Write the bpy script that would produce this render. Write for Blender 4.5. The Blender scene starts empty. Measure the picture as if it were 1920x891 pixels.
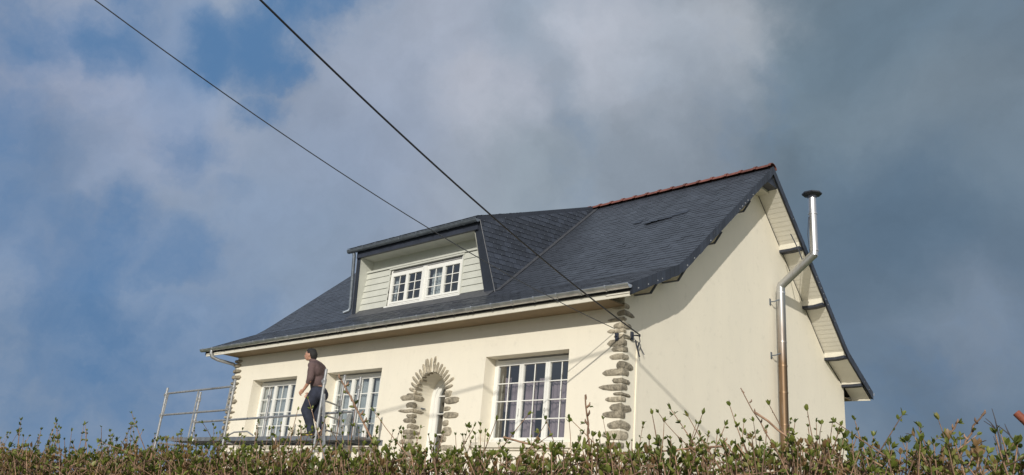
import bpy, bmesh, math, random
import numpy as np
from mathutils import Vector, Matrix
random.seed(7); rng = np.random.default_rng(7)
SC = bpy.context.scene; COL = SC.collection
R_ = math.radians

# ------------------------------------------------------------------ camera
cam_data = bpy.data.cameras.new('camera'); cam = bpy.data.objects.new('camera', cam_data); COL.objects.link(cam)
cr = Vector((0.73657, 0.67128, 0.08278)); cu = Vector((0.16601, -0.29808, 0.93999)); cb = Vector((0.65568, -0.67863, -0.33099))
cam.matrix_world = Matrix(((cr.x, cu.x, cb.x, 7.552), (cr.y, cu.y, cb.y, -10.582), (cr.z, cu.z, cb.z, 0.0), (0, 0, 0, 1)))
cam_data.sensor_width = 36.0; cam_data.lens = 36.0*1530.7/1920.0
cam_data.clip_start = 0.05; cam_data.clip_end = 4000
SC.camera = cam

# ------------------------------------------------------------------ world
SUN_DIR = Vector((0.53, -0.87, 0.415)).normalized()          # towards the sun
elev = math.asin(SUN_DIR.z); azim = math.atan2(SUN_DIR.x, SUN_DIR.y)   # azimuth from +Y, clockwise
W = bpy.data.worlds.new('World'); SC.world = W; W.use_nodes = True
wt = W.node_tree; wt.nodes.clear()
def wn(t, **k):
    n = wt.nodes.new(t)
    for a, b in k.items(): setattr(n, a, b)
    return n
wl = wt.links.new
out = wn('ShaderNodeOutputWorld'); bg = wn('ShaderNodeBackground'); wl(bg.outputs[0], out.inputs[0])
bg.inputs[1].default_value = 0.15
sky = wn('ShaderNodeTexSky', sky_type='NISHITA'); sky.sun_disc = False
sky.sun_elevation = elev; sky.sun_rotation = azim; sky.air_density = 1.0; sky.dust_density = 0.0; sky.ozone_density = 3.0
tc = wn('ShaderNodeTexCoord')
lift = wn('ShaderNodeVectorMath', operation='ADD'); wl(tc.outputs['Generated'], lift.inputs[0]); lift.inputs[1].default_value = (0, 0, .8)
wl(lift.outputs[0], sky.inputs['Vector'] if 'Vector' in sky.inputs else sky.inputs[0])
def noise(scale, detail, rough, vec, dist=0.0):
    n = wn('ShaderNodeTexNoise'); n.inputs['Scale'].default_value = scale; n.inputs['Detail'].default_value = detail
    n.inputs['Roughness'].default_value = rough; n.inputs['Distortion'].default_value = dist; wl(vec, n.inputs['Vector']); return n
def vm(op, a, b=None, sc=None):
    n = wn('ShaderNodeVectorMath', operation=op)
    for i, v in enumerate((a, b)):
        if v is None: continue
        if isinstance(v, (tuple, Vector)): n.inputs[i].default_value = v
        else: wl(v, n.inputs[i])
    if sc is not None: n.inputs['Scale'].default_value = sc
    return n
w1 = noise(2.2, 6, 0.55, tc.outputs['Generated'])
off = vm('SUBTRACT', w1.outputs['Color'], (0.5, 0.5, 0.5))
offs = vm('SCALE', off.outputs[0], sc=0.22)
warp = vm('ADD', tc.outputs['Generated'], offs.outputs[0])
w2 = noise(7.0, 8, 0.62, tc.outputs['Generated'])
off2 = vm('SCALE', vm('SUBTRACT', w2.outputs['Color'], (0.5, 0.5, 0.5)).outputs[0], sc=0.13)
warp = vm('ADD', warp.outputs[0], off2.outputs[0])
def lin(c):
    return tuple(((x/255+0.055)/1.055)**2.4 if x/255 > 0.04045 else x/255/12.92 for x in c)
def cmul(c, k): return tuple(x*k for x in c)
# cloud layer: radiance by direction in the sky, soft banks of brighter and darker cloud
def skydir(u, v):
    d = cr*((u-960)/1530.7) + cu*(-(v-445.5)/1530.7) - cb
    return d.normalized()
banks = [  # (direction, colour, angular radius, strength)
 (Vector((.85, -.40, .34)), (238, 236, 232), .95, 1.0), (Vector((.1, -.9, .5)), (225, 226, 228), .7, .7),  # unseen bright banks behind the view, added to lift walls and fill shadows
 ((1650, 100), (110, 127, 141), .50, 1.0), ((1850, 450), (97, 116, 134), .36, .95), ((1700, 640), (103, 122, 142), .28, .9), ((1550, 250), (116, 133, 146), .20, .8),
 ((1850, 240), (122, 137, 150), .13, .8), ((1820, 630), (120, 134, 151), .09, .9), ((1700, 560), (112, 129, 147), .08, .6), ((1620, 440), (90, 110, 129), .13, .8), ((1780, 380), (84, 106, 127), .10, .7), ((1700, 30), (98, 117, 133), .10, .7),
 ((900, 330), (160, 169, 182), .34, .95), ((1150, 330), (140, 153, 167), .18, .8), ((760, 130), (158, 170, 190), .18, .9), ((640, 250), (150, 163, 185), .12, .8),
 ((1060, 60), (148, 162, 179), .12, .8), ((1180, 110), (184, 188, 199), .09, .85), ((1195, 190), (176, 182, 194), .07, .8), ((1370, 30), (182, 187, 195), .085, .75), ((1290, 90), (166, 174, 186), .09, .7), ((1300, 200), (150, 161, 174), .12, .7),
 ((930, 230), (182, 187, 200), .085, .9), ((850, 60), (168, 176, 192), .09, .7), ((700, 210), (164, 173, 190), .08, .7), ((1000, 400), (146, 159, 171), .10, .8), ((720, 330), (160, 170, 188), .09, .6),
 ((560, 420), (140, 156, 180), .20, .8), ((480, 580), (128, 148, 175), .14, .8), ((590, 500), (134, 151, 172), .10, .6),
 ((100, 130), (150, 163, 189), .19, .95), ((190, 160), (164, 173, 193), .10, .85), ((60, 90), (162, 171, 192), .07, .7), ((290, 220), (150, 163, 187), .10, .7), ((60, 320), (126, 146, 174), .12, .9), ((400, 400), (134, 153, 179), .10, .7),
 ((330, 60), (124, 147, 179), .10, .8), ((90, 480), (130, 148, 175), .07, .7), ((230, 440), (124, 146, 178), .06, .6), ((190, 640), (118, 143, 176), .12, .5),
]
blues = [((440, 60), .07, .80), ((520, 60), .085, 1.0), ((610, 10), .085, 1.0), ((560, 110), .055, .9), ((500, 190), .05, .70), ((340, 245), .055, .62), ((330, 300), .04, .5), ((150, 395), .07, .55),
 ((240, 400), .06, .66), ((340, 450), .07, .62), ((150, 520), .13, .62), ((150, 790), .30, .58), ((60, 640), .2, .5), ((20, 10), .08, .62), ((170, 10), .07, .6), ((-300, 300), .3, .6), ((1900, 860), .16, .3), ((430, 700), .16, .45), ((400, 330), .04, .5)]
CL = 1/0.15
n3 = noise(3.0, 5, 0.55, warp.outputs[0])
base = wn('ShaderNodeMix', data_type='RGBA'); wl(n3.outputs['Fac'], base.inputs[0])
base.inputs[6].default_value = cmul(lin((132, 147, 166)), CL)+(1,); base.inputs[7].default_value = cmul(lin((172, 180, 192)), CL)+(1,)
cur = base.outputs[2]
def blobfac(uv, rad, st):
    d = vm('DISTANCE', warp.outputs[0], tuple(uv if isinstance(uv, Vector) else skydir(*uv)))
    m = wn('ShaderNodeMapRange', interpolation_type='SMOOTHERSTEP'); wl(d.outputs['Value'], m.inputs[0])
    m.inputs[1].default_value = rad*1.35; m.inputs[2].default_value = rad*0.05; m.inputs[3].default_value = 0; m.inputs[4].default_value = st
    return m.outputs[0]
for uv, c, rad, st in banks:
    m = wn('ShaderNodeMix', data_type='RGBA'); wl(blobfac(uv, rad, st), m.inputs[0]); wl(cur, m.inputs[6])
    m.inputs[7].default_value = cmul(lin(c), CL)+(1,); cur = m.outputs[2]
# fine wisps modulate the brightness a little
n4 = noise(4.0, 10, 0.58, warp.outputs[0]); mr = wn('ShaderNodeMapRange'); wl(n4.outputs['Fac'], mr.inputs[0])
mr.inputs[1].default_value = .3; mr.inputs[2].default_value = .7; mr.inputs[3].default_value = .83; mr.inputs[4].default_value = 1.17
wis = vm('SCALE', cur); wl(mr.outputs[0], wis.inputs['Scale']); cur = wis.outputs[0]
# openings to the clear blue sky
bsum = None
for uv, rad, st in blues:
    f = blobfac(uv, rad, st)
    if bsum is None: bsum = f
    else:
        a = wn('ShaderNodeMath', operation='MAXIMUM'); wl(bsum, a.inputs[0]); wl(f, a.inputs[1]); bsum = a.outputs[0]
n5 = noise(5.0, 10, 0.6, warp.outputs[0]); a = wn('ShaderNodeMath', operation='MULTIPLY_ADD'); wl(n5.outputs['Fac'], a.inputs[0]); a.inputs[1].default_value = 1.5; a.inputs[2].default_value = -.75
b0 = wn('ShaderNodeMath', operation='ADD'); wl(a.outputs[0], b0.inputs[0]); wl(bsum, b0.inputs[1])
b = wn('ShaderNodeMapRange', interpolation_type='SMOOTHSTEP'); wl(b0.outputs[0], b.inputs[0]); b.inputs[1].default_value = .06; b.inputs[2].default_value = .98; b.inputs[3].default_value = 0; b.inputs[4].default_value = .97
fin = wn('ShaderNodeMix', data_type='RGBA'); wl(b.outputs[0], fin.inputs[0]); wl(cur, fin.inputs[6])
skm = vm('MULTIPLY', sky.outputs[0], (1.32, 1.55, 1.48)); wl(skm.outputs[0], fin.inputs[7])
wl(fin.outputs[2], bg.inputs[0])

sun_d = bpy.data.lights.new('sun', 'SUN'); sun_d.energy = 3.35; sun_d.angle = R_(0.53); sun_d.color = (1.0, 0.94, 0.83)
sun = bpy.data.objects.new('sun', sun_d); COL.objects.link(sun)
sun.rotation_euler = SUN_DIR.to_track_quat('Z', 'Y').to_euler(); sun.location = (20, -30, 20)

SC.view_settings.view_transform = 'Standard'; SC.view_settings.look = 'None'
SC.view_settings.exposure = 0.0; SC.view_settings.gamma = 1.0; SC.view_settings.use_curve_mapping = False
SC.render.engine = 'CYCLES'

# ------------------------------------------------------------------ materials
def mat(name, col, rough=0.6, metal=0.0, var=0.0, vscale=4.0, bump=0.0, bscale=40.0, attr=0.0, spec=0.5, col2=None, stretch=None):
    m = bpy.data.materials.new(name); m.use_nodes = True; t = m.node_tree; b = t.nodes['Principled BSDF']
    b.inputs['Base Color'].default_value = tuple(col)+(1,); b.inputs['Roughness'].default_value = rough
    b.inputs['Metallic'].default_value = metal; b.inputs['Specular IOR Level'].default_value = spec
    co = t.nodes.new('ShaderNodeTexCoord').outputs['Object']
    if stretch:
        mp = t.nodes.new('ShaderNodeMapping'); mp.inputs['Scale'].default_value = stretch; t.links.new(co, mp.inputs[0]); co = mp.outputs[0]
    cs = None
    if var or col2:
        n = t.nodes.new('ShaderNodeTexNoise'); n.inputs['Scale'].default_value = vscale; n.inputs['Detail'].default_value = 6
        n.inputs['Roughness'].default_value = 0.62; t.links.new(co, n.inputs['Vector'])
        mx = t.nodes.new('ShaderNodeMix'); mx.data_type = 'RGBA'
        mrn = t.nodes.new('ShaderNodeMapRange'); mrn.inputs[1].default_value = .32; mrn.inputs[2].default_value = .68
        t.links.new(n.outputs['Fac'], mrn.inputs[0]); t.links.new(mrn.outputs[0], mx.inputs[0])
        c2 = col2 or tuple(x*(1-var) for x in col); c1 = col if col2 else tuple(min(1, x*(1+var*.5)) for x in col)
        mx.inputs[6].default_value = tuple(c2)+(1,); mx.inputs[7].default_value = tuple(c1)+(1,); cs = mx.outputs[2]
    if attr:
        at = t.nodes.new('ShaderNodeAttribute'); at.attribute_name = 'rnd'
        mr = t.nodes.new('ShaderNodeMapRange'); mr.inputs[3].default_value = 1-attr; mr.inputs[4].default_value = 1+attr
        t.links.new(at.outputs['Fac'], mr.inputs[0])
        v = t.nodes.new('ShaderNodeVectorMath'); v.operation = 'SCALE'; t.links.new(mr.outputs[0], v.inputs['Scale'])
        if cs is not None: t.links.new(cs, v.inputs[0])
        else: v.inputs[0].default_value = tuple(col)
        cs = v.outputs[0]
    if cs is not None: t.links.new(cs, b.inputs['Base Color'])
    if bump:
        n = t.nodes.new('ShaderNodeTexNoise'); n.inputs['Scale'].default_value = bscale; n.inputs['Detail'].default_value = 8
        t.links.new(co, n.inputs['Vector']); bp = t.nodes.new('ShaderNodeBump'); bp.inputs['Strength'].default_value = bump
        bp.inputs['Distance'].default_value = 0.01; t.links.new(n.outputs['Fac'], bp.inputs['Height']); t.links.new(bp.outputs[0], b.inputs['Normal'])
    return m
def render_mat():
    # cream render: fine grain, faint vertical weather streaks and grey patches
    m = mat('render_cream', (.77, .72, .60), .85, bump=.35, bscale=120, spec=.2)
    t = m.node_tree; b = t.nodes['Principled BSDF']; L = t.links.new
    co = t.nodes.new('ShaderNodeTexCoord').outputs['Object']
    mp = t.nodes.new('ShaderNodeMapping'); mp.inputs['Scale'].default_value = (.9, .9, .6); L(co, mp.inputs[0])
    n = t.nodes.new('ShaderNodeTexNoise'); n.inputs['Scale'].default_value = 1.3; n.inputs['Detail'].default_value = 9; n.inputs['Roughness'].default_value = .65; L(mp.outputs[0], n.inputs['Vector'])
    r = t.nodes.new('ShaderNodeMapRange'); r.inputs[1].default_value = .35; r.inputs[2].default_value = .7; L(n.outputs['Fac'], r.inputs[0])
    mx = t.nodes.new('ShaderNodeMix'); mx.data_type = 'RGBA'; L(r.outputs[0], mx.inputs[0])
    mx.inputs[6].default_value = (.82, .77, .655, 1); mx.inputs[7].default_value = (.775, .73, .625, 1)
    n2 = t.nodes.new('ShaderNodeTexNoise'); n2.inputs['Scale'].default_value = 5; n2.inputs['Detail'].default_value = 10; n2.inputs['Roughness'].default_value = .7; L(co, n2.inputs['Vector'])
    r2 = t.nodes.new('ShaderNodeMapRange'); r2.inputs[1].default_value = .56; r2.inputs[2].default_value = .75; r2.inputs[4].default_value = .5; L(n2.outputs['Fac'], r2.inputs[0])
    mx2 = t.nodes.new('ShaderNodeMix'); mx2.data_type = 'RGBA'; L(r2.outputs[0], mx2.inputs[0]); L(mx.outputs[2], mx2.inputs[6]); mx2.inputs[7].default_value = (.60, .57, .48, 1)
    mp3 = t.nodes.new('ShaderNodeMapping'); mp3.inputs['Scale'].default_value = (6, 6, .45); L(co, mp3.inputs[0])
    n3_ = t.nodes.new('ShaderNodeTexNoise'); n3_.inputs['Scale'].default_value = 1.0; n3_.inputs['Detail'].default_value = 8; n3_.inputs['Roughness'].default_value = .7; L(mp3.outputs[0], n3_.inputs['Vector'])
    r3 = t.nodes.new('ShaderNodeMapRange'); r3.inputs[1].default_value = .52; r3.inputs[2].default_value = .8; r3.inputs[4].default_value = .2; L(n3_.outputs['Fac'], r3.inputs[0])
    mx3 = t.nodes.new('ShaderNodeMix'); mx3.data_type = 'RGBA'; L(r3.outputs[0], mx3.inputs[0]); L(mx2.outputs[2], mx3.inputs[6]); mx3.inputs[7].default_value = (.62, .58, .50, 1)
    L(mx3.outputs[2], b.inputs['Base Color']); return m
def glass_mat():
    m = bpy.data.materials.new('window_glass'); m.use_nodes = True; t = m.node_tree; t.nodes.clear(); L = t.links.new
    o = t.nodes.new('ShaderNodeOutputMaterial'); mx = t.nodes.new('ShaderNodeMixShader'); tr = t.nodes.new('ShaderNodeBsdfTransparent'); gl = t.nodes.new('ShaderNodeBsdfGlossy')
    tr.inputs[0].default_value = (.80, .84, .85, 1); gl.inputs['Roughness'].default_value = .015
    fr = t.nodes.new('ShaderNodeLayerWeight'); fr.inputs[0].default_value = .5; pw = t.nodes.new('ShaderNodeMath'); pw.operation = 'POWER'; pw.inputs[1].default_value = 4.0; L(fr.outputs['Facing'], pw.inputs[0])
    ma = t.nodes.new('ShaderNodeMath'); ma.operation = 'MULTIPLY_ADD'; ma.inputs[1].default_value = .95; ma.inputs[2].default_value = .20; ma.use_clamp = True
    n = t.nodes.new('ShaderNodeTexNoise'); n.inputs['Scale'].default_value = 1.5; bp = t.nodes.new('ShaderNodeBump'); bp.inputs['Strength'].default_value = .08; bp.inputs['Distance'].default_value = .02
    L(n.outputs['Fac'], bp.inputs['Height']); L(bp.outputs[0], gl.inputs['Normal'])
    L(pw.outputs[0], ma.inputs[0]); L(ma.outputs[0], mx.inputs[0]); L(tr.outputs[0], mx.inputs[1]); L(gl.outputs[0], mx.inputs[2]); L(mx.outputs[0], o.inputs[0])
    return m
M = dict(
 render=render_mat(), glass=glass_mat(),
 sill=mat('sill_cream', (.74, .69, .58), .8, var=.1, vscale=6, bump=.2),
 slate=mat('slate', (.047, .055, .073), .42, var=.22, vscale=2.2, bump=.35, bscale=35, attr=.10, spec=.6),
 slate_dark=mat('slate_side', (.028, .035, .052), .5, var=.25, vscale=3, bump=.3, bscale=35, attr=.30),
 under=mat('roof_batten', (.03, .03, .035), .9, var=.2),
 lead=mat('flashing', (.085, .09, .105), .5, metal=.2, var=.3, vscale=8, bump=.2),
 tan=mat('soffit_tan', (.24, .18, .11), .8, var=.15, vscale=3),
 soffit=None,
 terracotta=mat('terracotta', (.17, .062, .050), .75, var=.4, vscale=9, bump=.4, attr=.25),
 zinc=mat('zinc', (.60, .61, .62), .30, metal=.85, var=.25, vscale=5, bump=.1, bscale=20),
 zinc_old=mat('zinc_weathered', (.20, .23, .27), .5, metal=.6, var=.3, vscale=7, bump=.15),
 fascia=mat('fascia_cream', (.70, .67, .58), .45, var=.1, vscale=4),
 stone=mat('fieldstone', (.39, .345, .265), .9, var=.5, vscale=13, bump=1.0, bscale=28, attr=.28),
 mortar=mat('joint_mortar', (.52, .47, .38), .9, var=.2, vscale=20, bump=.4),
 pvc=mat('white_pvc', (.80, .80, .77), .35, var=.05, vscale=3),
 board=mat('siding_board', (.56, .57, .52), .6, var=.08, vscale=3, bump=.1),
 navy=mat('slate_trim', (.03, .036, .055), .5, var=.3, vscale=6),
 shutter=mat('shutter_box', (.30, .30, .30), .5, var=.2, vscale=5),
 voile=None, mauve=None,
 room=mat('room_wall', (.30, .28, .26), .9, var=.2, vscale=1),
 galv=mat('galvanised_tube', (.36, .37, .385), .45, metal=.5, var=.3, vscale=14, bump=.15),
 deck=mat('deck_grey', (.20, .22, .25), .5, metal=.3, var=.3, vscale=6, bump=.1),
 sticker=mat('sticker_white', (.8, .8, .8), .5, var=.02),
 cable=mat('cable_black', (.018, .018, .022), .5, var=.1),
 cable2=mat('cable_grey', (.05, .055, .065), .5, var=.1),
 skin=mat('skin', (.48, .26, .18), .5, var=.15, vscale=12, bump=.05),
 hair=mat('hair_dark', (.008, .007, .007), .6, var=.3, vscale=60, bump=1.0, bscale=140),
 shirt=mat('shirt_brown', (.115, .075, .075), .85, var=.25, vscale=9, bump=.6, bscale=25),
 trousers=mat('trousers_navy', (.024, .029, .050), .9, var=.45, vscale=9, bump=1.0, bscale=16),
 belt=mat('belt_black', (.02, .02, .02), .5, var=.1), shoe=mat('shoe_brown', (.045, .032, .022), .6, var=.4, vscale=20, bump=.3),
 shoe_y=mat('shoe_trim', (.35, .25, .03), .6, var=.1),
 twig=mat('twig_bark', (.28, .175, .115), .8, var=.45, vscale=22, bump=.5, bscale=90, attr=.4),
 twig_dark=mat('bare_twig', (.07, .065, .075), .8, var=.3, vscale=20),
 leaf=None, redbark=mat('red_cut_wood', (.16, .04, .03), .7, col2=(.30, .09, .04), vscale=30, bump=.4),
)
def leafmat():
    m = mat('leaf', (.10, .15, .03), .45, spec=.4); t = m.node_tree; b = t.nodes['Principled BSDF']; L = t.links.new
    at = t.nodes.new('ShaderNodeAttribute'); at.attribute_name = 'rnd'; cr_ = t.nodes.new('ShaderNodeValToRGB'); L(at.outputs['Fac'], cr_.inputs[0])
    e = cr_.color_ramp.elements; e[0].position = 0; e[0].color = (.065, .090, .018, 1); e[1].position = .6; e[1].color = (.185, .215, .04, 1)
    x = cr_.color_ramp.elements.new(.82); x.color = (.23, .26, .07, 1); x = cr_.color_ramp.elements.new(.93); x.color = (.24, .15, .07, 1); x = cr_.color_ramp.elements.new(.3); x.color = (.11, .14, .028, 1)
    L(cr_.outputs[0], b.inputs['Base Color'])
    tr = t.nodes.new('ShaderNodeBsdfTranslucent'); L(cr_.outputs[0], tr.inputs[0]); mx = t.nodes.new('ShaderNodeMixShader'); mx.inputs[0].default_value = .28
    o = t.nodes['Material Output']; L(b.outputs[0], mx.inputs[1]); L(tr.outputs[0], mx.inputs[2]); L(mx.outputs[0], o.inputs[0]); return m
M['leaf'] = leafmat()
def clothmat(name, col, tf):
    m = mat(name, col, .9, var=.12, vscale=5); t = m.node_tree; b = t.nodes['Principled BSDF']; L = t.links.new
    tr = t.nodes.new('ShaderNodeBsdfTranslucent'); tr.inputs[0].default_value = tuple(col)+(1,); mx = t.nodes.new('ShaderNodeMixShader'); mx.inputs[0].default_value = tf
    o = t.nodes['Material Output']; L(b.outputs[0], mx.inputs[1]); L(tr.outputs[0], mx.inputs[2]); L(mx.outputs[0], o.inputs[0]); return m
M['voile'] = clothmat('voile', (.66, .70, .72), .3); M['mauve'] = clothmat('mauve_curtain', (.42, .33, .37), .2)
def soffitmat():
    m = mat('soffit_boards', (.78, .75, .67), .6, var=.06, vscale=2); t = m.node_tree; b = t.nodes['Principled BSDF']; L = t.links.new
    co = t.nodes.new('ShaderNodeTexCoord'); s = t.nodes.new('ShaderNodeSeparateXYZ'); L(co.outputs['Object'], s.inputs[0])
    w = t.nodes.new('ShaderNodeMath'); w.operation = 'MULTIPLY'; w.inputs[1].default_value = 13.0; L(s.outputs['Z'], w.inputs[0])
    f = t.nodes.new('ShaderNodeMath'); f.operation = 'FRACT'; L(w.outputs[0], f.inputs[0])
    p = t.nodes.new('ShaderNodeMath'); p.operation = 'SMOOTH_MIN'; p.inputs[1].default_value = .25; p.inputs[2].default_value = .1; L(f.outputs[0], p.inputs[0])
    bp = t.nodes.new('ShaderNodeBump'); bp.inputs['Strength'].default_value = .4; bp.inputs['Distance'].default_value = .04; L(p.outputs[0], bp.inputs['Height']); L(bp.outputs[0], b.inputs['Normal']); return m
M['soffit'] = soffitmat()
def flue_mat():
    m = mat('stainless_flue', (.62, .63, .65), .26, metal=.95); t = m.node_tree; b = t.nodes['Principled BSDF']; L = t.links.new
    co = t.nodes.new('ShaderNodeTexCoord').outputs['Object']; s = t.nodes.new('ShaderNodeSeparateXYZ'); L(co, s.inputs[0])
    mp = t.nodes.new('ShaderNodeMapping'); mp.inputs['Scale'].default_value = (12, 12, 1.2); L(co, mp.inputs[0])
    n = t.nodes.new('ShaderNodeTexNoise'); n.inputs['Scale'].default_value = 2; n.inputs['Detail'].default_value = 6; L(mp.outputs[0], n.inputs['Vector'])
    r = t.nodes.new('ShaderNodeMapRange'); r.inputs[1].default_value = 5.0; r.inputs[2].default_value = 3.4; L(s.outputs['Z'], r.inputs[0])
    a = t.nodes.new('ShaderNodeMath'); a.operation = 'MULTIPLY_ADD'; a.inputs[1].default_value = 1.0; a.inputs[2].default_value = -.45; L(n.outputs['Fac'], a.inputs[0])
    a2 = t.nodes.new('ShaderNodeMath'); a2.operation = 'ADD'; a2.use_clamp = True; L(a.outputs[0], a2.inputs[0]); L(r.outputs[0], a2.inputs[1])
    mx = t.nodes.new('ShaderNodeMix'); mx.data_type = 'RGBA'; L(a2.outputs[0], mx.inputs[0]); mx.inputs[6].default_value = (.62, .63, .65, 1); mx.inputs[7].default_value = (.25, .17, .11, 1)
    L(mx.outputs[2], b.inputs['Base Color']); r2 = t.nodes.new('ShaderNodeMapRange'); r2.inputs[3].default_value = .36; r2.inputs[4].default_value = .45; L(a2.outputs[0], r2.inputs[0]); L(r2.outputs[0], b.inputs['Roughness'])
    return m
M['flue'] = flue_mat()

for n_ in M['stone'].node_tree.nodes:
    if n_.type == 'BUMP': n_.inputs['Distance'].default_value = .03
# ------------------------------------------------------------------ helpers
class MB:
    def __init__(s): s.v = []; s.f = []; s.r = []; s.mi = []
    def add(s, vs, fs, r=None, mi=0):
        o = len(s.v); s.v += [tuple(x) for x in vs]; rr = random.random() if r is None else r
        for f in fs: s.f.append(tuple(i+o for i in f)); s.r.append(rr); s.mi.append(mi)
    def box(s, x0, x1, y0, y1, z0, z1, r=None, mi=0):
        s.add([(x0,y0,z0),(x1,y0,z0),(x1,y1,z0),(x0,y1,z0),(x0,y0,z1),(x1,y0,z1),(x1,y1,z1),(x0,y1,z1)],
              [(0,3,2,1),(4,5,6,7),(0,1,5,4),(1,2,6,5),(2,3,7,6),(3,0,4,7)], r, mi)
    def prism(s, poly, ext, r=None, mi=0):       # poly: list of 3d points, ext: extrusion vector
        n = len(poly); e = Vector(ext); a = [Vector(p) for p in poly]; b = [p+e for p in a]
        s.add(a+b, [tuple(range(n-1,-1,-1)), tuple(range(n,2*n))]+[(i,(i+1)%n,n+(i+1)%n,n+i) for i in range(n)], r, mi)
    def tube(s, pts, rad, n=10, r=None, mi=0, cap=True):
        pts = [Vector(p) for p in pts]; rads = rad if isinstance(rad, (list, tuple)) else [rad]*len(pts)
        vs = []; prev = None
        for i, p in enumerate(pts):
            d = (pts[min(i+1, len(pts)-1)]-pts[max(i-1, 0)]).normalized()
            if prev is None: u = d.orthogonal().normalized()
            else: u = (prev-d*prev.dot(d)).normalized()
            prev = u; w = d.cross(u)
            for k in range(n):
                a = 2*math.pi*k/n; vs.append(p+(u*math.cos(a)+w*math.sin(a))*rads[i])
        fs = [(i*n+k, i*n+(k+1)%n, (i+1)*n+(k+1)%n, (i+1)*n+k) for i in range(len(pts)-1) for k in range(n)]
        if cap: fs += [tuple(range(n-1,-1,-1)), tuple(range((len(pts)-1)*n, len(pts)*n))]
        s.add(vs, fs, r, mi)
    def build(s, name, m, parent=None, smooth=False, bevel=0):
        me = bpy.data.meshes.new(name); me.from_pydata(s.v, [], s.f)
        ms = m if isinstance(m, (list, tuple)) else [m]
        for x in ms: me.materials.append(x)
        me.polygons.foreach_set('material_index', s.mi)
        a = me.attributes.new('rnd', 'FLOAT', 'FACE'); a.data.foreach_set('value', s.r)
        if smooth: me.polygons.foreach_set('use_smooth', [True]*len(s.f))
        me.update(); o = bpy.data.objects.new(name, me); COL.objects.link(o)
        if parent: o.parent = parent
        if smooth == 'auto':
            try: me.set_sharp_from_angle(angle=R_(40))
            except Exception: pass
        if bevel:
            b = o.modifiers.new('bevel', 'BEVEL'); b.width = bevel; b.segments = 2; b.limit_method = 'ANGLE'
        return o
def tag(o, label=None, cat=None, group=None, kind=None):
    for k, v in (('label', label), ('category', cat), ('group', group), ('kind', kind)):
        if v: o[k] = v
    return o
def empty(name, loc=(0,0,0)):
    o = bpy.data.objects.new(name, None); COL.objects.link(o); o.location = loc; o.empty_display_size = .2; return o
def apply_mods(o):
    dg = bpy.context.evaluated_depsgraph_get(); dg.update(); me = bpy.data.meshes.new_from_object(o.evaluated_get(dg)); o.modifiers.clear(); old = o.data; o.data = me; bpy.data.meshes.remove(old)
def boolean(o, cutters):
    for c in cutters:
        m = o.modifiers.new('cut', 'BOOLEAN'); m.object = c; m.operation = 'DIFFERENCE'; m.solver = 'EXACT'
    apply_mods(o)
    for c in cutters: me = c.data; bpy.data.objects.remove(c); bpy.data.meshes.remove(me)

# ------------------------------------------------------------------ ground
GZ = -1.6
def height(x, y):
    t = min(1, max(0, (y+9.6)/5.0)); return GZ + 0.75*t*t*(3-2*t)
g = MB(); N = 80
def gcoord(i): t = (i/N)*2-1; return math.copysign(abs(t)**3*1500 + abs(t)*25, t)
vs = []
for j in range(N+1):
    for i in range(N+1):
        x = gcoord(i)-2; y = gcoord(j)-2; vs.append((x, y, height(x, y)))
g.add(vs, [(j*(N+1)+i, j*(N+1)+i+1, (j+1)*(N+1)+i+1, (j+1)*(N+1)+i) for j in range(N) for i in range(N)])
ground = g.build('ground', mat('lawn', (.07, .10, .03), .9, col2=(.10, .10, .045), vscale=1.5, bump=.8, bscale=20), smooth=True); tag(ground, kind='structure')
fc = MB(); fc.box(-16, 3.5, -6.2, 9.6, -1.4, -.825)
forecourt = fc.build('forecourt', mat('gravel', (.40, .35, .28), .9, var=.3, vscale=30, bump=1.0, bscale=80)); tag(forecourt, kind='structure')
rd = MB(); rd.box(-400, 400, -15.5, -9.9, GZ-.2, GZ+.012)
road = rd.build('road', mat('asphalt', (.05, .05, .052), .85, var=.25, vscale=3, bump=.6, bscale=60)); tag(road, kind='structure')

# ------------------------------------------------------------------ house
house = empty('house', (-6.1, 4.5, -.85)); HM = Matrix.Translation((6.1, -4.5, .85))
tag(house, 'cream rendered house with dark slate roof, wide dormer and fieldstone corners', 'house')
def hb(mb, name, m, parent=None, **k):       # build in world coordinates under the house
    o = mb.build(name, m, None, **k); p = parent or house; o.parent = p
    if p is house: o.matrix_parent_inverse = HM
    return o
XL, D = -12.15, 9.05; YM = 4.5
prof = [(-.52, 3.69), (.1, 4.00), (.84, 4.375), (1.08, 4.565), (1.25, 4.715), (4.5, 7.63)]     # roof surface front
prof_r = [(2*YM-y, z) for y, z in prof]
def roofz(y):
    yy = min(y, 2*YM-y)
    for (a, za), (b, zb) in zip(prof, prof[1:]):
        if yy <= b: return za+(zb-za)*(yy-a)/(b-a)
    return prof[-1][1]
# walls
w = MB()
def gable_poly(x, y0, y1, drop):
    ys = [y0]+[p[0] for p in prof if y0 < p[0] < y1]+[p[0] for p in prof_r[::-1] if y0 < p[0] < y1 and p[0] != YM]+[y1]
    return [(x, y0, -1.9)]+[(x, y1, -1.9)]+[(x, y, roofz(y)-drop) for y in ys[::-1]]
w.prism(gable_poly(XL, 0, D, .19), (-XL, 0, 0))
wall = w.build('wall', [M['render']])
def cutter(mb): o = mb.build('cutter', M['room']); return o
c1 = MB(); c1.prism(gable_poly(XL+.35, .52, D-.35, .5), (-XL-.7, 0, 0))
cuts = [cutter(c1)]
WIN = [(-11.21, -9.25, 1.33, 2.87), (-8.07, -6.10, 1.33, 2.87), (-3.07, -1.10, 1.33, 2.88)]
for x0, x1, z0, z1 in WIN:
    c = MB(); c.box(x0, x1, -.3, .8, z0, z1); cuts.append(cutter(c))
AX0, AX1, AZ = -4.96, -4.06, 2.24
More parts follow.
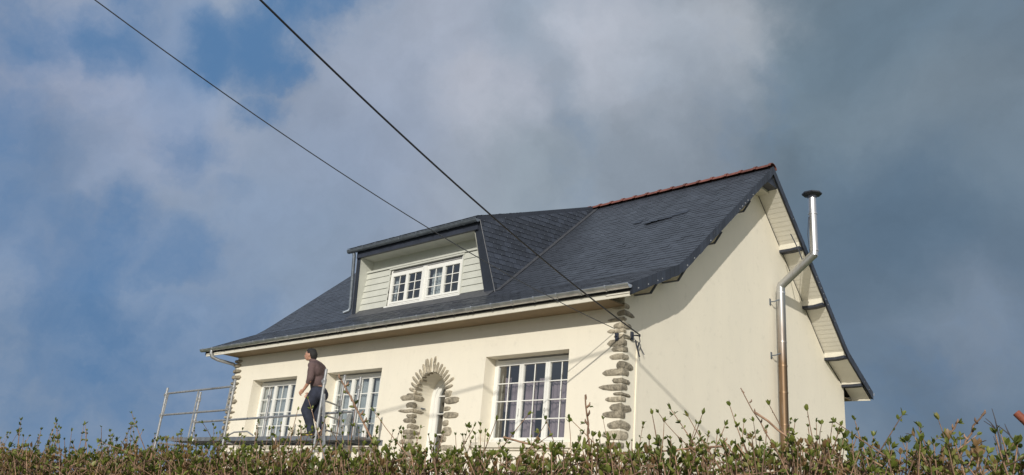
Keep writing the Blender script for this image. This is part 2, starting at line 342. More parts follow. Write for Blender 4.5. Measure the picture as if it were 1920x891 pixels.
c = MB(); pts = [(AX0, -.3, .0), (AX1, -.3, .0)] + [((AX0+AX1)/2+.45*math.cos(a), -.3, AZ+.45*math.sin(a)) for a in [math.pi*k/24 for k in range(25)]]
c.prism(pts, (0, 1.2, 0)); cuts.append(cutter(c))
# flip fix of normals before booleans
for o in [wall]+cuts:
    bm = bmesh.new(); bm.from_mesh(o.data); bmesh.ops.recalc_face_normals(bm, faces=bm.faces); bm.to_mesh(o.data); bm.free()
boolean(wall, cuts)
wall.data.materials.clear(); wall.data.materials.append(M['render']); wall.data.materials.append(M['room'])
for p in wall.data.polygons:
    c_ = p.center; p.material_index = 1 if (c_.y > .51 and c_.y < D-.34 and c_.x > XL+.34 and c_.x < -.34) else 0
wall.parent = house; wall.matrix_parent_inverse = HM
fl = MB(); fl.box(XL+.3, -.3, .5, D-.3, 3.25, 3.4); fl.box(XL+.3, -.3, .5, D-.3, .2, .4); fl.box(-8.9, -4.0, 3.6, 3.7, 3.4, 6.6); fl.box(-5.9, -5.8, .55, 5, .4, 3.25)
hb(fl, 'floor_slab', M['room'])

# fieldstones
def stone(mb_pts_front, depth_out, n=16):
    pass
def rock(cx, cz, w_, h_, plane='front', yc=0, seed=0, ang=0, out=.035):
    """one flat fieldstone bedded in the render; its outline lies in the wall plane"""
    rs = random.Random(seed); n = 14; p = rs.uniform(2.6, 5.5); ol = []
    tl = rs.uniform(-.25, .25); sk = rs.uniform(-.25, .25)
    for k in range(n):
        a = 2*math.pi*k/n; ca, sa = math.cos(a), math.sin(a)
        rr = (abs(ca)**p+abs(sa)**p)**(-1/p)*rs.uniform(.88, 1.06)
        X = ca*rr*w_/2; Z = sa*rr*h_/2*(1+tl*ca)+sk*h_*ca*.4
        ol.append((X*math.cos(ang)-Z*math.sin(ang), X*math.sin(ang)+Z*math.cos(ang)))
    return ol
def stone_obj(name, rings, parent, m):
    """rings: list of vertex loops from the wall outward"""
    mb = MB(); n = len(rings[0]); vs = [p for r in rings for p in r]; fs = []
    for i in range(len(rings)-1): fs += [(i*n+k, i*n+(k+1)%n, (i+1)*n+(k+1)%n, (i+1)*n+k) for k in range(n)]
    fs.append(tuple(range((len(rings)-1)*n, len(rings)*n))); mb.add(vs, fs)
    o = mb.build(name, m, parent, smooth=True); return o
def flat_stone(name, cx, cz, w_, h_, seed, ang=0, out=.022, parent=None):
    ol = rock(cx, cz, w_, h_, seed=seed, ang=ang); rings = []
    for yy, sc in ((.03, 1.02), (-.004, 1.01), (-out*.8, .96), (-out, .84)):
        rs = random.Random(seed+int(sc*100)); rings.append([(cx+x*sc, yy+rs.uniform(-.004, .004), cz+z*sc) for x, z in ol])
    return stone_obj(name, rings, parent, M['stone'])
def corner_stone(x_ext, y_ext, z, h_, seed, xc=0, sgn=1, parent=None):
    """a stone wrapping the corner: xc corner x, front face y=0, side face x=xc"""
    rs = random.Random(seed); secs = []
    fr = [(-x_ext, .12+rs.uniform(0,.2)), (-x_ext*.8, .62+rs.uniform(0,.3)), (-x_ext*.45, .85+rs.uniform(0,.15)), (-.02, 1.0)]
    sd = [(y_ext*.35, .92+rs.uniform(-.1,.08)), (y_ext*.75, .75+rs.uniform(-.1,.2)), (y_ext, .25+rs.uniform(0,.2))]
    o_ = .026 if sgn > 0 else .06; vs = []; path = []
    for t, s_ in fr: path.append((xc+sgn*t if True else 0, 0, s_, (0, -1)))
    for t, s_ in sd: path.append((xc, t, s_, (sgn, 0)))
    mid = len(fr)-1
    mb = MB(); rows = []
    for i, (x, y, s_, nn) in enumerate(path):
        hh = h_*s_/2; dz = rs.uniform(-.1, .1)*h_
        if i == mid: n2 = (sgn*.9, -.9); x = xc-sgn*.0
        else: n2 = nn
        end = i in (0, len(path)-1); o2 = o_*(.25 if end else 1)
        zt = z+dz+hh; zb = z+dz-hh
        row = [(x-n2[0]*.03, y-n2[1]*.03, zt+.004), (x+n2[0]*o2*.55, y+n2[1]*o2*.55, zt), (x+n2[0]*o2, y+n2[1]*o2, zt-hh*.45), (x+n2[0]*o2, y+n2[1]*o2, zb+hh*.45), (x+n2[0]*o2*.55, y+n2[1]*o2*.55, zb), (x-n2[0]*.03, y-n2[1]*.03, zb-.004)]
        rows.append(row)
    n = 6; vs = [p for r in rows for p in r]; fs = [(i*n+k, (i+1)*n+k, (i+1)*n+k+1, i*n+k+1) for i in range(len(rows)-1) for k in range(n-1)]
    fs += [tuple(range(n)), tuple(range((len(rows)-1)*n+n-1, (len(rows)-1)*n-1, -1))]
    if sgn < 0: fs = [f[::-1] for f in fs]
    mb.add(vs, fs); return mb.build('quoin_stone', M['stone'], parent, smooth='auto')
quoin = [(0.07,0.17,3.71,0.046),(0.32,0.22,3.63,0.091),(0.27,0.14,3.51,0.081),(0.14,0.29,3.39,0.081),(0.32,0.06,3.29,0.054),(0.2,0.22,3.19,0.089),(0.32,0.06,3.1,0.062),(0.18,0.21,3.01,0.062),(0.31,0.1,2.91,0.105),(0.22,0.14,2.8,0.087),(0.25,0.17,2.68,0.086),(0.11,0.3,2.54,0.12),(0.38,0.19,2.43,0.102),(0.18,0.23,2.29,0.076),(0.44,0.16,2.19,0.093),(0.15,0.25,2.08,0.05),(0.3,0.13,2.0,0.075),(0.21,0.29,1.87,0.116),(0.34,0.13,1.76,0.107),(0.24,0.28,1.6,0.114),(0.33,0.23,1.45,0.129)]
z = 1.29
while z > -.7: quoin.append((random.uniform(.14, .42), random.uniform(.1, .3), z, random.uniform(.07, .12))); z -= random.uniform(.13, .17)
for i, (a, b_, z, h_) in enumerate(quoin):
    if z < 3.6: corner_stone(a, b_, z, h_*1.08, 100+i, 0, 1, wall)
z = 3.40; i = 0
while z > -.7:
    h_ = random.uniform(.07, .12); corner_stone(random.uniform(.14, .36), random.uniform(.1, .25), z, h_, 300+i, XL, -1, wall); z -= h_+random.uniform(.03, .07); i += 1
archL = [(-5.38,2.21,.11),(-5.18,2.06,.11),(-5.4,1.95,.07),(-5.13,1.85,.08),(-5.21,1.76,.09),(-5.07,1.65,.09),(-5.18,1.54,.09),(-5.16,1.45,.09),(-5.26,1.35,.10),(-5.08,1.26,.07),(-5.2,1.13,.1),(-5.3,1.0,.1),(-5.12,.87,.1)]
def jamb_stone(x_ext, y_ext, z, h_, seed, xc, sgn):
    # like a corner stone but wrapping inward into the reveal
    o = corner_stone(x_ext, y_ext, z, h_, seed, xc, sgn, wall); o.name = 'arch_stone'; return o
for i, (x, z, h_) in enumerate(archL): jamb_stone(AX0-x, random.Random(i).uniform(.06, .3), z, h_*1.0, 500+i, AX0, 1)
archR = [(-3.9,2.23,.10),(-3.66,2.11,.13),(-3.87,1.96,.08),(-3.64,1.84,.12),(-3.89,1.69,.11),(-3.77,1.54,.17),(-3.9,1.4,.12),(-3.7,1.24,.1),(-3.85,1.1,.1)]
for i, (x, z, h_) in enumerate(archR):
    wd = x-AX1; flat_stone('arch_stone', AX1+wd/2+.0, z, wd, h_, 600+i, parent=wall)
na = 18
for k in range(na):
    a = math.pi*(.02+.965*k/(na-1)); rs = random.Random(k+60); ln = rs.uniform(.19, .33)*(1.1 if .3 < k/na < .75 else .85); th = rs.uniform(.048, .068)
    if k == 10: ln = .32; th = .1
    rc = .45+ln/2-.02; flat_stone('arch_stone', (AX0+AX1)/2+rc*math.cos(a), AZ+rc*math.sin(a), ln, th, 700+k, ang=a+rs.uniform(-.1, .1), parent=wall)
for k in range(7):     # stone ends showing on the left of the intrados
    a = math.pi*(.56+.40*k/6); mb = MB(); cx = (AX0+AX1)/2
    P = lambda rr, y, aa: (cx+rr*math.cos(aa), y, AZ+rr*math.sin(aa))
    d = .045; dd = random.uniform(.08, .2)
    mb.add([P(.46, -.03, a-d), P(.46, -.03, a+d), P(.46, dd, a+d), P(.46, dd, a-d), P(.425, -.03, a-d*.8), P(.425, -.03, a+d*.8), P(.43, dd*.9, a+d*.7), P(.43, dd*.9, a-d*.7)], [(0,1,5,4),(1,2,6,5),(2,3,7,6),(3,0,4,7),(4,5,6,7)])
    mb.build('arch_stone', M['stone'], wall)

# sills
for x0, x1, z0, z1 in WIN:
    s = MB(); s.box(x0-.16, x1+.16, -.07, .26, z0-.09, z0+.004); s.box(x0-.12, x1+.12, -.035, -.001, z0-.13, z0-.092)
    hb(s, 'sill', M['sill'], wall, bevel=.008)

# roof slabs (boards under the slates)
XR, XG = .5, -12.95
DX0, DX1 = -8.95, -4.12       # dormer strip
def slab(mb, x0, x1, pts, th=.11):
    top = [(x0, y, z-.012) for y, z in pts]; bot = [(x0, y, z-.012-th) for y, z in pts][::-1]
    mb.prism(top+bot, (x1-x0, 0, 0))
rb = MB()
front_low = [p for p in prof if p[0] < 1.1]+[(1.1, roofz(1.1))]
slab(rb, XG, DX0, prof); slab(rb, DX1, XR-.03, prof); slab(rb, DX0, DX1, front_low); slab(rb, XG, XR-.03, prof_r[::-1])
roof = hb(rb, 'roof', M['under'])
# slates
def arc(pts):
    s = [0]
    for (a, b), (c, d) in zip(pts, pts[1:]): s.append(s[-1]+math.hypot(c-a, d-b))
    return s
def on_prof(pts, S, s):
    for i in range(len(S)-1):
        if s <= S[i+1] or i == len(S)-2:
            t = (s-S[i])/(S[i+1]-S[i]); y = pts[i][0]+t*(pts[i+1][0]-pts[i][0]); z = pts[i][1]+t*(pts[i+1][1]-pts[i][1])
            dy = pts[i+1][0]-pts[i][0]; dz = pts[i+1][1]-pts[i][1]; l = math.hypot(dy, dz); return y, z, dy/l, dz/l
def slates(mb, pts, x0, x1, mask=None, expo=.118, wid=.205, lift=.008):
    S = arc(pts); s = 0; row = 0; sg = 1 if pts[-1][0] > pts[0][0] else -1
    while s < S[-1]-.02:
        x = x0-(wid/2 if row % 2 else 0)-random.random()*.01
        while x < x1:
            xa, xb = max(x, x0), min(x+wid-.004, x1)
            if xb-xa > .02:
                s0 = s+random.gauss(0, .0025); s1 = min(s+expo*1.25, S[-1]); ya, za, ty, tz = on_prof(pts, S, s0); yb, zb, ty2, tz2 = on_prof(pts, S, s1)
                if mask is None or mask((xa+xb)/2, ya, xa, xb):
                    la = lift+random.uniform(-.002, .004); lb = la+random.gauss(0, .0012); ny, nz = -tz*sg*sg, ty; 
                    ny, nz = (-tz, ty) if ty > 0 else (tz, -ty)
                    A = (xa, ya+ny*la, za+nz*la); B = (xb, ya+ny*lb, za+nz*lb); C_ = (xb, yb+ny*.001, zb+nz*.001); D_ = (xa, yb+ny*.001, zb+nz*.001)
                    A0 = (xa, ya+ny*-.003, za-nz*.003); B0 = (xb, ya-ny*.003, za-nz*.003)
                    fs = [(0,1,2,3), (4,5,1,0)]
                    if ty < 0: fs = [f[::-1] for f in fs]
                    mb.add([A, B, C_, D_, A0, B0], fs)
            x += wid
        s += expo; row += 1
def valley_x(y): return -4.03-.14*(y-1.03)/3.47
def fmask(xc, y, xa, xb):
    if y < 1.12: return True
    return xc > valley_x(y) or xc < DX0+.05
sl = MB(); slates(sl, prof, XG, XR, fmask); hb(sl, 'slate_covering', M['slate'], roof)
sl = MB(); slates(sl, prof_r, XG, XR, None); hb(sl, 'slate_covering', M['slate'], roof)
# lifted slates (damage)
dm = MB()
for (x, y, n_, tilt) in ((-1.98, 3.02, 1, .02), (-1.60, 2.86, 2, .042), (-1.30, 2.92, 2, .028), (-1.0, 3.02, 2, .014)):
    for k in range(n_):
        xx = x+k*.14; yy = y+k*.03; zz = roofz(yy); t = (.672, .74)
        sl_ = tilt*random.uniform(.7, 1.2)
        A = (xx, yy-.06*t[1]-.67*sl_, zz-.06*t[0]+.74*sl_+.012); B = (xx+.17, yy-.05*t[1]-.67*sl_*.7, zz-.05*t[0]+.74*sl_*.7+.012)
        Cq = (xx+.17, yy+.12*.74, zz+.12*.672+.016); Dq = (xx, yy+.12*.74, zz+.12*.672+.016)
        dm.prism([A, B, Cq, Dq], (0, .004, -.005))
hb(dm, 'lifted_slates', M['slate_dark'], roof)
# soffit under the gable overhangs, and barge slates
for (xa, xb, xbg) in ((.0, XR-.04, XR), (XG+.04, XL, XG)):
    sf = MB()
    for P in (prof, prof_r):
        pts = sorted(P); top = [(xa+.002, y, z-.135) for y, z in pts]; bot = [(xa+.002, y, z-.155) for y, z in pts][::-1]; sf.prism(top+bot, (xb-xa-.004, 0, 0))
    hb(sf, 'soffit', M['soffit'], roof)
    bg_ = MB(); s_ = 1 if xbg > 0 else -1
    for P in (prof, prof_r):
        pts = sorted(P); top = [(xbg-s_*.035, y, z-.0) for y, z in pts]; bot = [(xbg-s_*.035, y, z-.165) for y, z in pts][::-1]; bg_.prism(top+bot, (s_*.03, 0, 0))
        S = arc(P); s = 0
        while s < S[-1]-.05:
            y0, z0, _, _ = on_prof(P, S, s); y1, z1, _, _ = on_prof(P, S, min(s+.165, S[-1])); h0 = .178+random.uniform(-.008, .008)
            xo = xbg+s_*(.004+random.uniform(0, .003)); xo2 = xbg+s_*.001
            bg_.prism([(xo, y0, z0+.012), (xo2, y1, z1+.012), (xo2, y1, z1-h0), (xo, y0, z0-h0)], (s_*.006, 0, 0))
            if random.random() < .3: bg_.box(xo+s_*.004, xo+s_*.013, y0+.02, y0+.032, z0-.12, z0-.10, mi=1)
            s += .15
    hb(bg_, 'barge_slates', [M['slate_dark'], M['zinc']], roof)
# boxed brackets under the right gable overhang
def bracket(y, z, wy=.15, parent=None, x0=0, sg=1, apex=False):
    b_ = MB(); top = z+.26
    X = lambda t: x0+sg*t
    poly = [(X(.003), y, z), (X(.25), y, z), (X(.455), y, z+.17), (X(.455), y, top), (X(.003), y, top)]
    b_.prism(poly, (0, wy, 0))
    q = [(X(.003), y-.012, z-.028), (X(.256), y-.012, z-.028), (X(.47), y-.012, z+.15), (X(.47), y-.012, z+.172), (X(.252), y-.012, z-.003), (X(.003), y-.012, z-.003)]
    b_.prism(q, (0, wy+.024, 0), mi=1)
    return hb(b_, 'overhang_bracket', [M['soffit'], M['navy']], parent or roof)
for y, z in ((3.489, 6.31), (2.332, 5.27), (1.085, 4.20), (.26, 3.76), (5.77, 6.22), (6.87, 5.21), (7.98, 4.25), (8.92, 3.79)):
    y0 = y; zs = min(roofz(y0), roofz(y0+.15))-.155
    b_ = MB()
    X = lambda t: t
    zi = roofz(y0)-.14; zo = roofz(y0+.15)-.14
    for (xs, sg) in ((0, 1), (XL, -1)):
        b_ = MB(); X = lambda t: xs+sg*t
        zb = z; zk = z+(.20 if y < YM else min(.17, .6*(min(zi, zo)-z)+.02))
        kx = .31 if y0 < YM else .25
        lo = [(X(.003), zb), (X(kx), zb), (X(.452), zk)]
        v = []
        wy = .03 if y0 < YM else .15
        for yy, zt in ((y0, zi), (y0+wy, zo)):
            v += [(a, yy, c) for a, c in lo]+[(X(.452), yy, max(zt, zk+.01)), (X(.003), yy, max(zt, zb+.01))]
        f = [(4,3,2,1,0), (5,6,7,8,9)]+[(i, (i+1) % 5, 5+(i+1) % 5, 5+i) for i in range(5)]
        b_.add(v, f)
        tk = .014 if y0 < YM else .06
        q = [(X(.003), y0-.012, zb-tk), (X(kx+.006), y0-.012, zb-tk), (X(.465), y0-.012, zk-tk), (X(.465), y0-.012, zk), (X(kx+.002), y0-.012, zb-.003), (X(.003), y0-.012, zb-.003)]
        b_.prism(q, (0, wy+.024, 0), mi=1)
        hb(b_, 'overhang_bracket', [M['fascia'], M['navy']], roof)
b_ = MB(); b_.prism([(.003, YM-.3, 7.17), (.003, YM+.3, 7.17), (.003, YM, 7.44)], (.25, 0, 0)); b_.prism([(.25, YM-.26, 7.22), (.25, YM+.26, 7.22), (.25, YM, 7.44)], (.21, 0, 0), mi=1); hb(b_, 'overhang_bracket', [M['fascia'], M['navy']], roof)
# ridge tiles
x = XR+.01; ridge0 = None; k = 0
while x > XG+.05:
    t_ = MB(); L_ = .345; n = 10
    def arcpts(xx, r, zc=7.60): return [(xx, YM+r*1.05*math.cos(a), zc+r*.72*math.sin(a)) for a in [math.pi*j/n for j in range(n+1)]]
    secs = [(x, .150), (x-.055, .150), (x-.058, .130), (x-L_, .125)]
    vs = [p for xx, r in secs for p in arcpts(xx, r)]+[p for xx, r in secs for p in arcpts(xx, r-.014)]
    m_ = n+1; o2 = 4*m_; fs = [(i*m_+j, i*m_+j+1, (i+1)*m_+j+1, (i+1)*m_+j) for i in range(3) for j in range(n)]
    fs += [(o2+i*m_+j, o2+(i+1)*m_+j, o2+(i+1)*m_+j+1, o2+i*m_+j+1) for i in range(3) for j in range(n)]
    fs += [(j, o2+j, o2+j+1, j+1) for j in range(n)]+[(3*m_+j, 3*m_+j+1, o2+3*m_+j+1, o2+3*m_+j) for j in range(n)]
    t_.add(vs, fs); hb(t_, 'ridge_tile', M['terracotta'], roof, smooth='auto'); x -= L_
# eaves: fascia, soffit, gutter
def gutter(x0, x1, y, z, r, name='gutter', step=.5, parent=None, m=None, front=True):
    sy = -1 if front else 1
    gm = MB(); n = 10
    A = [math.pi+math.pi*j/n for j in range(n+1)]
    for rr, fl_ in ((r, 0), (r-.006, 1)):
        vs = [(xx, y+rr*math.cos(a), z+rr*math.sin(a)) for xx in (x0, x1) for a in A]; fs = [(j, j+1, n+2+j, n+1+j) for j in range(n)]
        gm.add(vs, [f[::-1] for f in fs] if fl_ else fs, .5)
    gm.tube([(x0, y+sy*r, z+.004), (x1, y+sy*r, z+.004)], .011, 8)
    for xx in (x0, x1):
        gm.prism([(xx-.004, y+r*math.cos(a), z+r*math.sin(a)) for a in A], (.008, 0, 0))
    xx = x0+2.0
    while xx < x1: gm.tube([(xx, y+(r+.004)*math.cos(a), z+(r+.004)*math.sin(a)) for a in A], .006, 6); xx += 4
    go = hb(gm, name, m or M['zinc'], None, smooth='auto')
    xx = x0+.12
    while xx < x1:
        b_ = MB(); rr = r+.004; A2 = [math.pi+math.pi*j/8 for j in range(9)]
        if not front: pass
        for aa, bb in zip(A2, A2[1:]):
            p = [(xx, y+q*math.cos(t), z+q*math.sin(t)) for q, t in ((rr, aa), (rr, bb), (rr+.005, bb), (rr+.005, aa))]
            b_.prism(p, (.028, 0, 0))
        b_.box(xx, xx+.028, y-r*1.1, y+r*1.6, z+.012, z+.018) if front else b_.box(xx, xx+.028, y-r*1.6, y+r*1.1, z+.012, z+.018)
        b_.box(xx, xx+.028, y+sy*r-.014, y+sy*r+.014, z+.0, z+.022)
        o = b_.build('gutter_bracket', m or M['zinc'], go); xx += step
    return go
gut = gutter(XG-.12, XR+.0, -.58, 3.652, .058)
gutter(XG-.05, XR+.0, 2*YM+.58, 3.668, .060, front=False)
fs_ = MB(); fs_.box(XG+.02, XR-.05, -.505, -.48, 3.490, 3.63); fs_.box(XG+.02, XR-.05, 2*YM+.48, 2*YM+.505, 3.490, 3.63); 
hb(fs_, 'fascia', M['fascia'], roof)
ev = MB(); ev.box(XL+.0, .012, -.478, .01, 3.498, 3.512); ev.box(XL+.0, .012, D-.01, 2*YM+.478, 3.498, 3.512); hb(ev, 'eaves_soffit', M['tan'], roof)
# small closing cheeks of eaves box at the gable ends
ec = MB()
for xx in (XR-.058, XG+.045):
    for sgn_ in (0, 1):
        P = [(-.5, 3.505), (-.5, 3.64), (.0, 3.88), (.0, 3.76)]
        ec.prism([(xx, (2*YM-y if sgn_ else y), z) for y, z in P], (.012, 0, 0))
hb(ec, 'eaves_end', M['slate_dark'], roof)
# ---- dormer
Ytop, Ztop = .80, 6.15
A_o, G_o, C_o = Vector((-4.45, .80, 6.12)), Vector((-4.03, 1.04, 4.50)), Vector((-4.17, 4.47, 7.58))
A_i, G_i, C_i = Vector((-4.63, .80, 6.12)), Vector((-4.33, 1.04, 4.50)), Vector((-4.40, 4.47, 7.58))
A_l, G_l, C_l = Vector((-8.72, .80, 6.12)), Vector((-8.93, 1.04, 4.50)), Vector((-8.95, 4.47, 7.58))
A_li, G_li, C_li = Vector((-8.60, .80, 6.12)), Vector((-8.80, 1.04, 4.50)), Vector((-8.75, 4.47, 7.58))
dormer = empty('dormer_tmp'); bpy.data.objects.remove(dormer)
dr = MB(); th = .10
dp = [(.70, 6.19), (4.5, 7.70)]
dr.prism([(-9.05, .70, 6.18), (-9.05, 4.5, 7.67), (-9.05, 4.5, 7.57), (-9.05, .70, 6.08)], (4.60, 0, 0))
dormer = hb(dr, 'dormer', M['lead']); tag(dormer, 'wide dormer with pale siding, one long window and its own zinc gutter')
# thin slate roof of dormer
ds = MB(); slates(ds, [(.70, 6.195), (4.5, 7.69)], -9.07, -4.43, None); ds.build('dormer_slates', M['slate'], dormer)
vb = MB(); vb.prism([(-4.45, .70, 6.19), (-4.19, 4.5, 7.69), (-4.19, 4.5, 7.57), (-4.45, .70, 6.07)], (-.25, 0, 0)); vb.build('verge_strip', M['slate_dark'], dormer)
def cheek(ao, go, co, ai, gi, ci, flip):
    c_ = MB(); v = [ao, go, co, ai, gi, ci]; f = [(0,1,2), (3,5,4), (0,3,4,1), (1,4,5,2), (0,2,5,3)]
    if flip: f = [x[::-1] for x in f]
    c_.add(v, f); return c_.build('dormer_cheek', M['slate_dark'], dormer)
ck = cheek(A_o, G_o, C_o, A_i, G_i, C_i, False); ckl = cheek(A_l, G_l, C_l, A_li, G_li, C_li, True)
def cheek_slates(a, g, c, side, parent):
    n = ((g-a).cross(c-a)).normalized()
    if n.x*side < 0: n = -n
    u = Vector((0, 1, 0)); u = (u-n*u.dot(n)).normalized(); v = n.cross(u)
    if v.z < 0: v = -v
    o = a; pts2 = [((p-o).dot(u), (p-o).dot(v)) for p in (a, g, c)]
    def inside(p):
        s = []
        for i in range(3):
            (x1, y1), (x2, y2) = pts2[i], pts2[(i+1) % 3]; s.append((x2-x1)*(p[1]-y1)-(y2-y1)*(p[0]-x1))
        return all(q >= -1e-6 for q in s) or all(q <= 1e-6 for q in s)
    def clip(poly):
        # Sutherland-Hodgman against the triangle
        area = sum(pts2[i][0]*pts2[(i+1) % 3][1]-pts2[(i+1) % 3][0]*pts2[i][1] for i in range(3)); sg = 1 if area > 0 else -1
        for i in range(3):
            (x1, y1), (x2, y2) = pts2[i], pts2[(i+1) % 3]; outp = []
            fn = lambda p: sg*((x2-x1)*(p[1]-y1)-(y2-y1)*(p[0]-x1))
            for j in range(len(poly)):
                p, q = poly[j], poly[(j+1) % len(poly)]; fp, fq = fn(p), fn(q)
                if fp >= 0: outp.append(p)
                if (fp >= 0) != (fq >= 0): t = fp/(fp-fq); outp.append((p[0]+t*(q[0]-p[0]), p[1]+t*(q[1]-p[1]), p[2]+t*(q[2]-p[2])))
            poly = outp
            if len(poly) < 3: return []
        return poly
    mb = MB(); vmin = min(p[1] for p in pts2); vmax = max(p[1] for p in pts2); umin = min(p[0] for p in pts2); umax = max(p[0] for p in pts2)
    y = vmin; row = 0
    while y < vmax:
        x = umin-(.105 if row % 2 else 0)
        while x < umax:
            l = .012+random.uniform(-.002, .004)
            q = clip([(x, y, l), (x+.2, y, l+random.gauss(0, .001)), (x+.2, y+.15, .002), (x, y+.15, .002)])
            if len(q) > 2:
                P = [o+u*a_+v*b_+n*c_ for a_, b_, c_ in q]; mb.add(P, [tuple(range(len(P)))])
                q0 = clip([(x, y, -.002), (x+.2, y, -.002), (x+.2, y+.001, l), (x, y+.001, l)])
            hp = (x+.1, y-.0)
            if inside((hp[0], hp[1]+.01)) and inside((hp[0]+.02, hp[1]-.02)):
                P0 = o+u*hp[0]+v*(hp[1]-.004)+n*.012; h_ = []
                for dz_ in (0, 1):
                    for a_, b_ in ((-.004, 0), (.004, 0), (.004, .024), (-.004, .024)): h_.append(P0+u*a_+v*b_+n*(.004+.008*dz_))
                mb.add(h_, [(0,1,2,3),(4,5,6,7),(0,1,5,4),(1,2,6,5),(2,3,7,6),(3,0,4,7)], mi=1)
            x += .205
        y += .12; row += 1
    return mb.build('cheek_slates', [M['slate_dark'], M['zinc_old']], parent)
cheek_slates(A_o, G_o, C_o, 1, dormer); cheek_slates(A_l, G_l, C_l, -1, dormer)
# valley flashing strips and corner trim
for (g_, c_, s_) in ((G_o, C_o, 1), (G_l, C_l, -1)):
    vf = MB()
    for y0 in np.arange(1.04, 4.4, .3):
        y1 = min(y0+.31, 4.45); xa = lambda y: g_.x+(c_.x-g_.x)*(y-g_.y)/(c_.y-g_.y)
        w_ = s_*.12; vf.prism([(xa(y0)-s_*.02, y0, roofz(y0)+.022), (xa(y0)+w_, y0, roofz(y0)+.024), (xa(y1)+w_, y1, roofz(y1)+.020), (xa(y1)-s_*.02, y1, roofz(y1)+.018)], (0, -.002, .003))
    a_, g2 = (A_o, G_o) if s_ > 0 else (A_l, G_l)
    vf.build('valley_flashing', M['lead'], dormer); vf = MB(); vf.tube([a_+Vector((s_*.004, -.004, .02)), g2+Vector((s_*.004, -.004, .02))], .009, 6); vf.build('corner_bead', M['lead'], dormer)
# dormer front wall
YW = 1.15
def xl_in(z): t = (z-4.5)/1.62; return -8.80+.20*t
def xr_in(z): t = (z-4.5)/1.62; return -4.33-.30*t
DW = (-7.72, -5.20, 4.665, 5.56)
dw = MB(); z = 4.50; bh = .158
while z < 5.60:
    z1 = min(z+bh, 5.603)
    segs = [(xl_in((z+z1)/2)-.02, DW[0]), (DW[1], xr_in((z+z1)/2)+.02)] if z < DW[3]-.02 else [(xl_in((z+z1)/2)-.02, xr_in((z+z1)/2)+.02)]
    for a_, b_ in segs:
        dw.prism([(a_, YW, z), (a_, YW-.030, z), (a_, YW-.012, z1-.006), (a_, YW, z1-.006)], (b_-a_, 0, 0))
        dw.box(a_, b_, YW-.0, YW+.03, z, z1)
    z = z1
    if abs(z-DW[3]) < bh*.6 and z < DW[3]: pass
dw.box(DW[0]-.04, DW[1]+.04, YW-.045, YW+.03, DW[3]-.0, DW[3]+.035)        # head trim
dw.box(DW[0]-.035, DW[0], YW-.035, YW+.12, DW[2]-.1, DW[3]); dw.box(DW[1], DW[1]+.035, YW-.035, YW+.12, DW[2]-.1, DW[3])
dw.box(xl_in(5.66)-.03, xr_in(5.66)+.03, YW-.05, YW+.09, 5.605, 5.65); dw.box(xl_in(5.8)-.05, xr_in(5.8)+.05, YW+.09, YW+.12, 5.60, 6.0)
dwall = dw.build('dormer_wall', M['board'], dormer)
df = MB()
df.prism([(-8.72, .84, 5.95), (-8.72, YW+.12, 5.93), (-8.72, YW+.12, 5.96), (-8.72, .84, 5.98)], (4.2, 0, 0)); df.build('dormer_soffit', M['board'], dormer)
df = MB(); df.box(-8.72, -4.48, .775, .84, 5.92, 6.13); df.build('dormer_fascia', M['navy'], dormer)
# white lining of the cheeks inside the recess
ln = MB(); ln.add([A_li+Vector((.006, .01, -.1)), G_li+Vector((.006, .01, 0)), Vector((G_li.x+.006, YW, 4.55)), Vector((A_li.x+.006, YW+.12, 6.02))], [(0,1,2,3)])
ln.add([A_i+Vector((-.006, .01, -.1)), G_i+Vector((-.006, .01, 0)), Vector((G_i.x-.006, YW, 4.55)), Vector((A_i.x-.006, YW+.12, 6.02))], [(3,2,1,0)])
ln.build('cheek_lining', M['board'], dormer)
# apron flashing under the dormer
ap = MB(); ap.prism([(-8.95, YW, roofz(YW)+.05), (-8.95, .86, roofz(.86)+.022), (-8.95, .86, roofz(.86)+.016), (-8.95, YW, roofz(YW)+.02)], (4.9, 0, 0)); ap.build('apron_flashing', M['lead'], dormer)
# dormer gutter and downpipe
gutter(-8.98, -4.42, .70, 6.125, .066, name='dormer_gutter', parent=dormer, m=M['zinc_old'])
pp = MB(); pp.tube([(-8.80, .73, 6.06), (-8.80, .75, 5.98), (-8.955, .97, 4.72), (-8.98, .96, 4.65), (-9.06, .86, 4.58)], .042, 12)
for z in (5.4, 4.95): pp.tube([(-8.80-.123*(5.98-z), .75+.175*(5.98-z), z-.02), (-8.80-.123*(5.98-z)-.005, .75+.175*(5.98-z)+.007, z+.02-.04+.04)], .049, 12)
pp.build('downpipe', M['zinc_old'], dormer, smooth='auto')
pp = MB(); pp.tube([(-12.52, -.585, 3.63), (-12.52, -.585, 3.53), (-12.50, -.55, 3.44), (-12.42, -.42, 3.385), (-12.26, -.05, 3.33), (-12.24, .04, 3.27), (-12.24, .06, 3.1), (-12.24, .06, -.8)], .043, 12)
hb(pp, 'downpipe', M['zinc'], roof, smooth='auto')
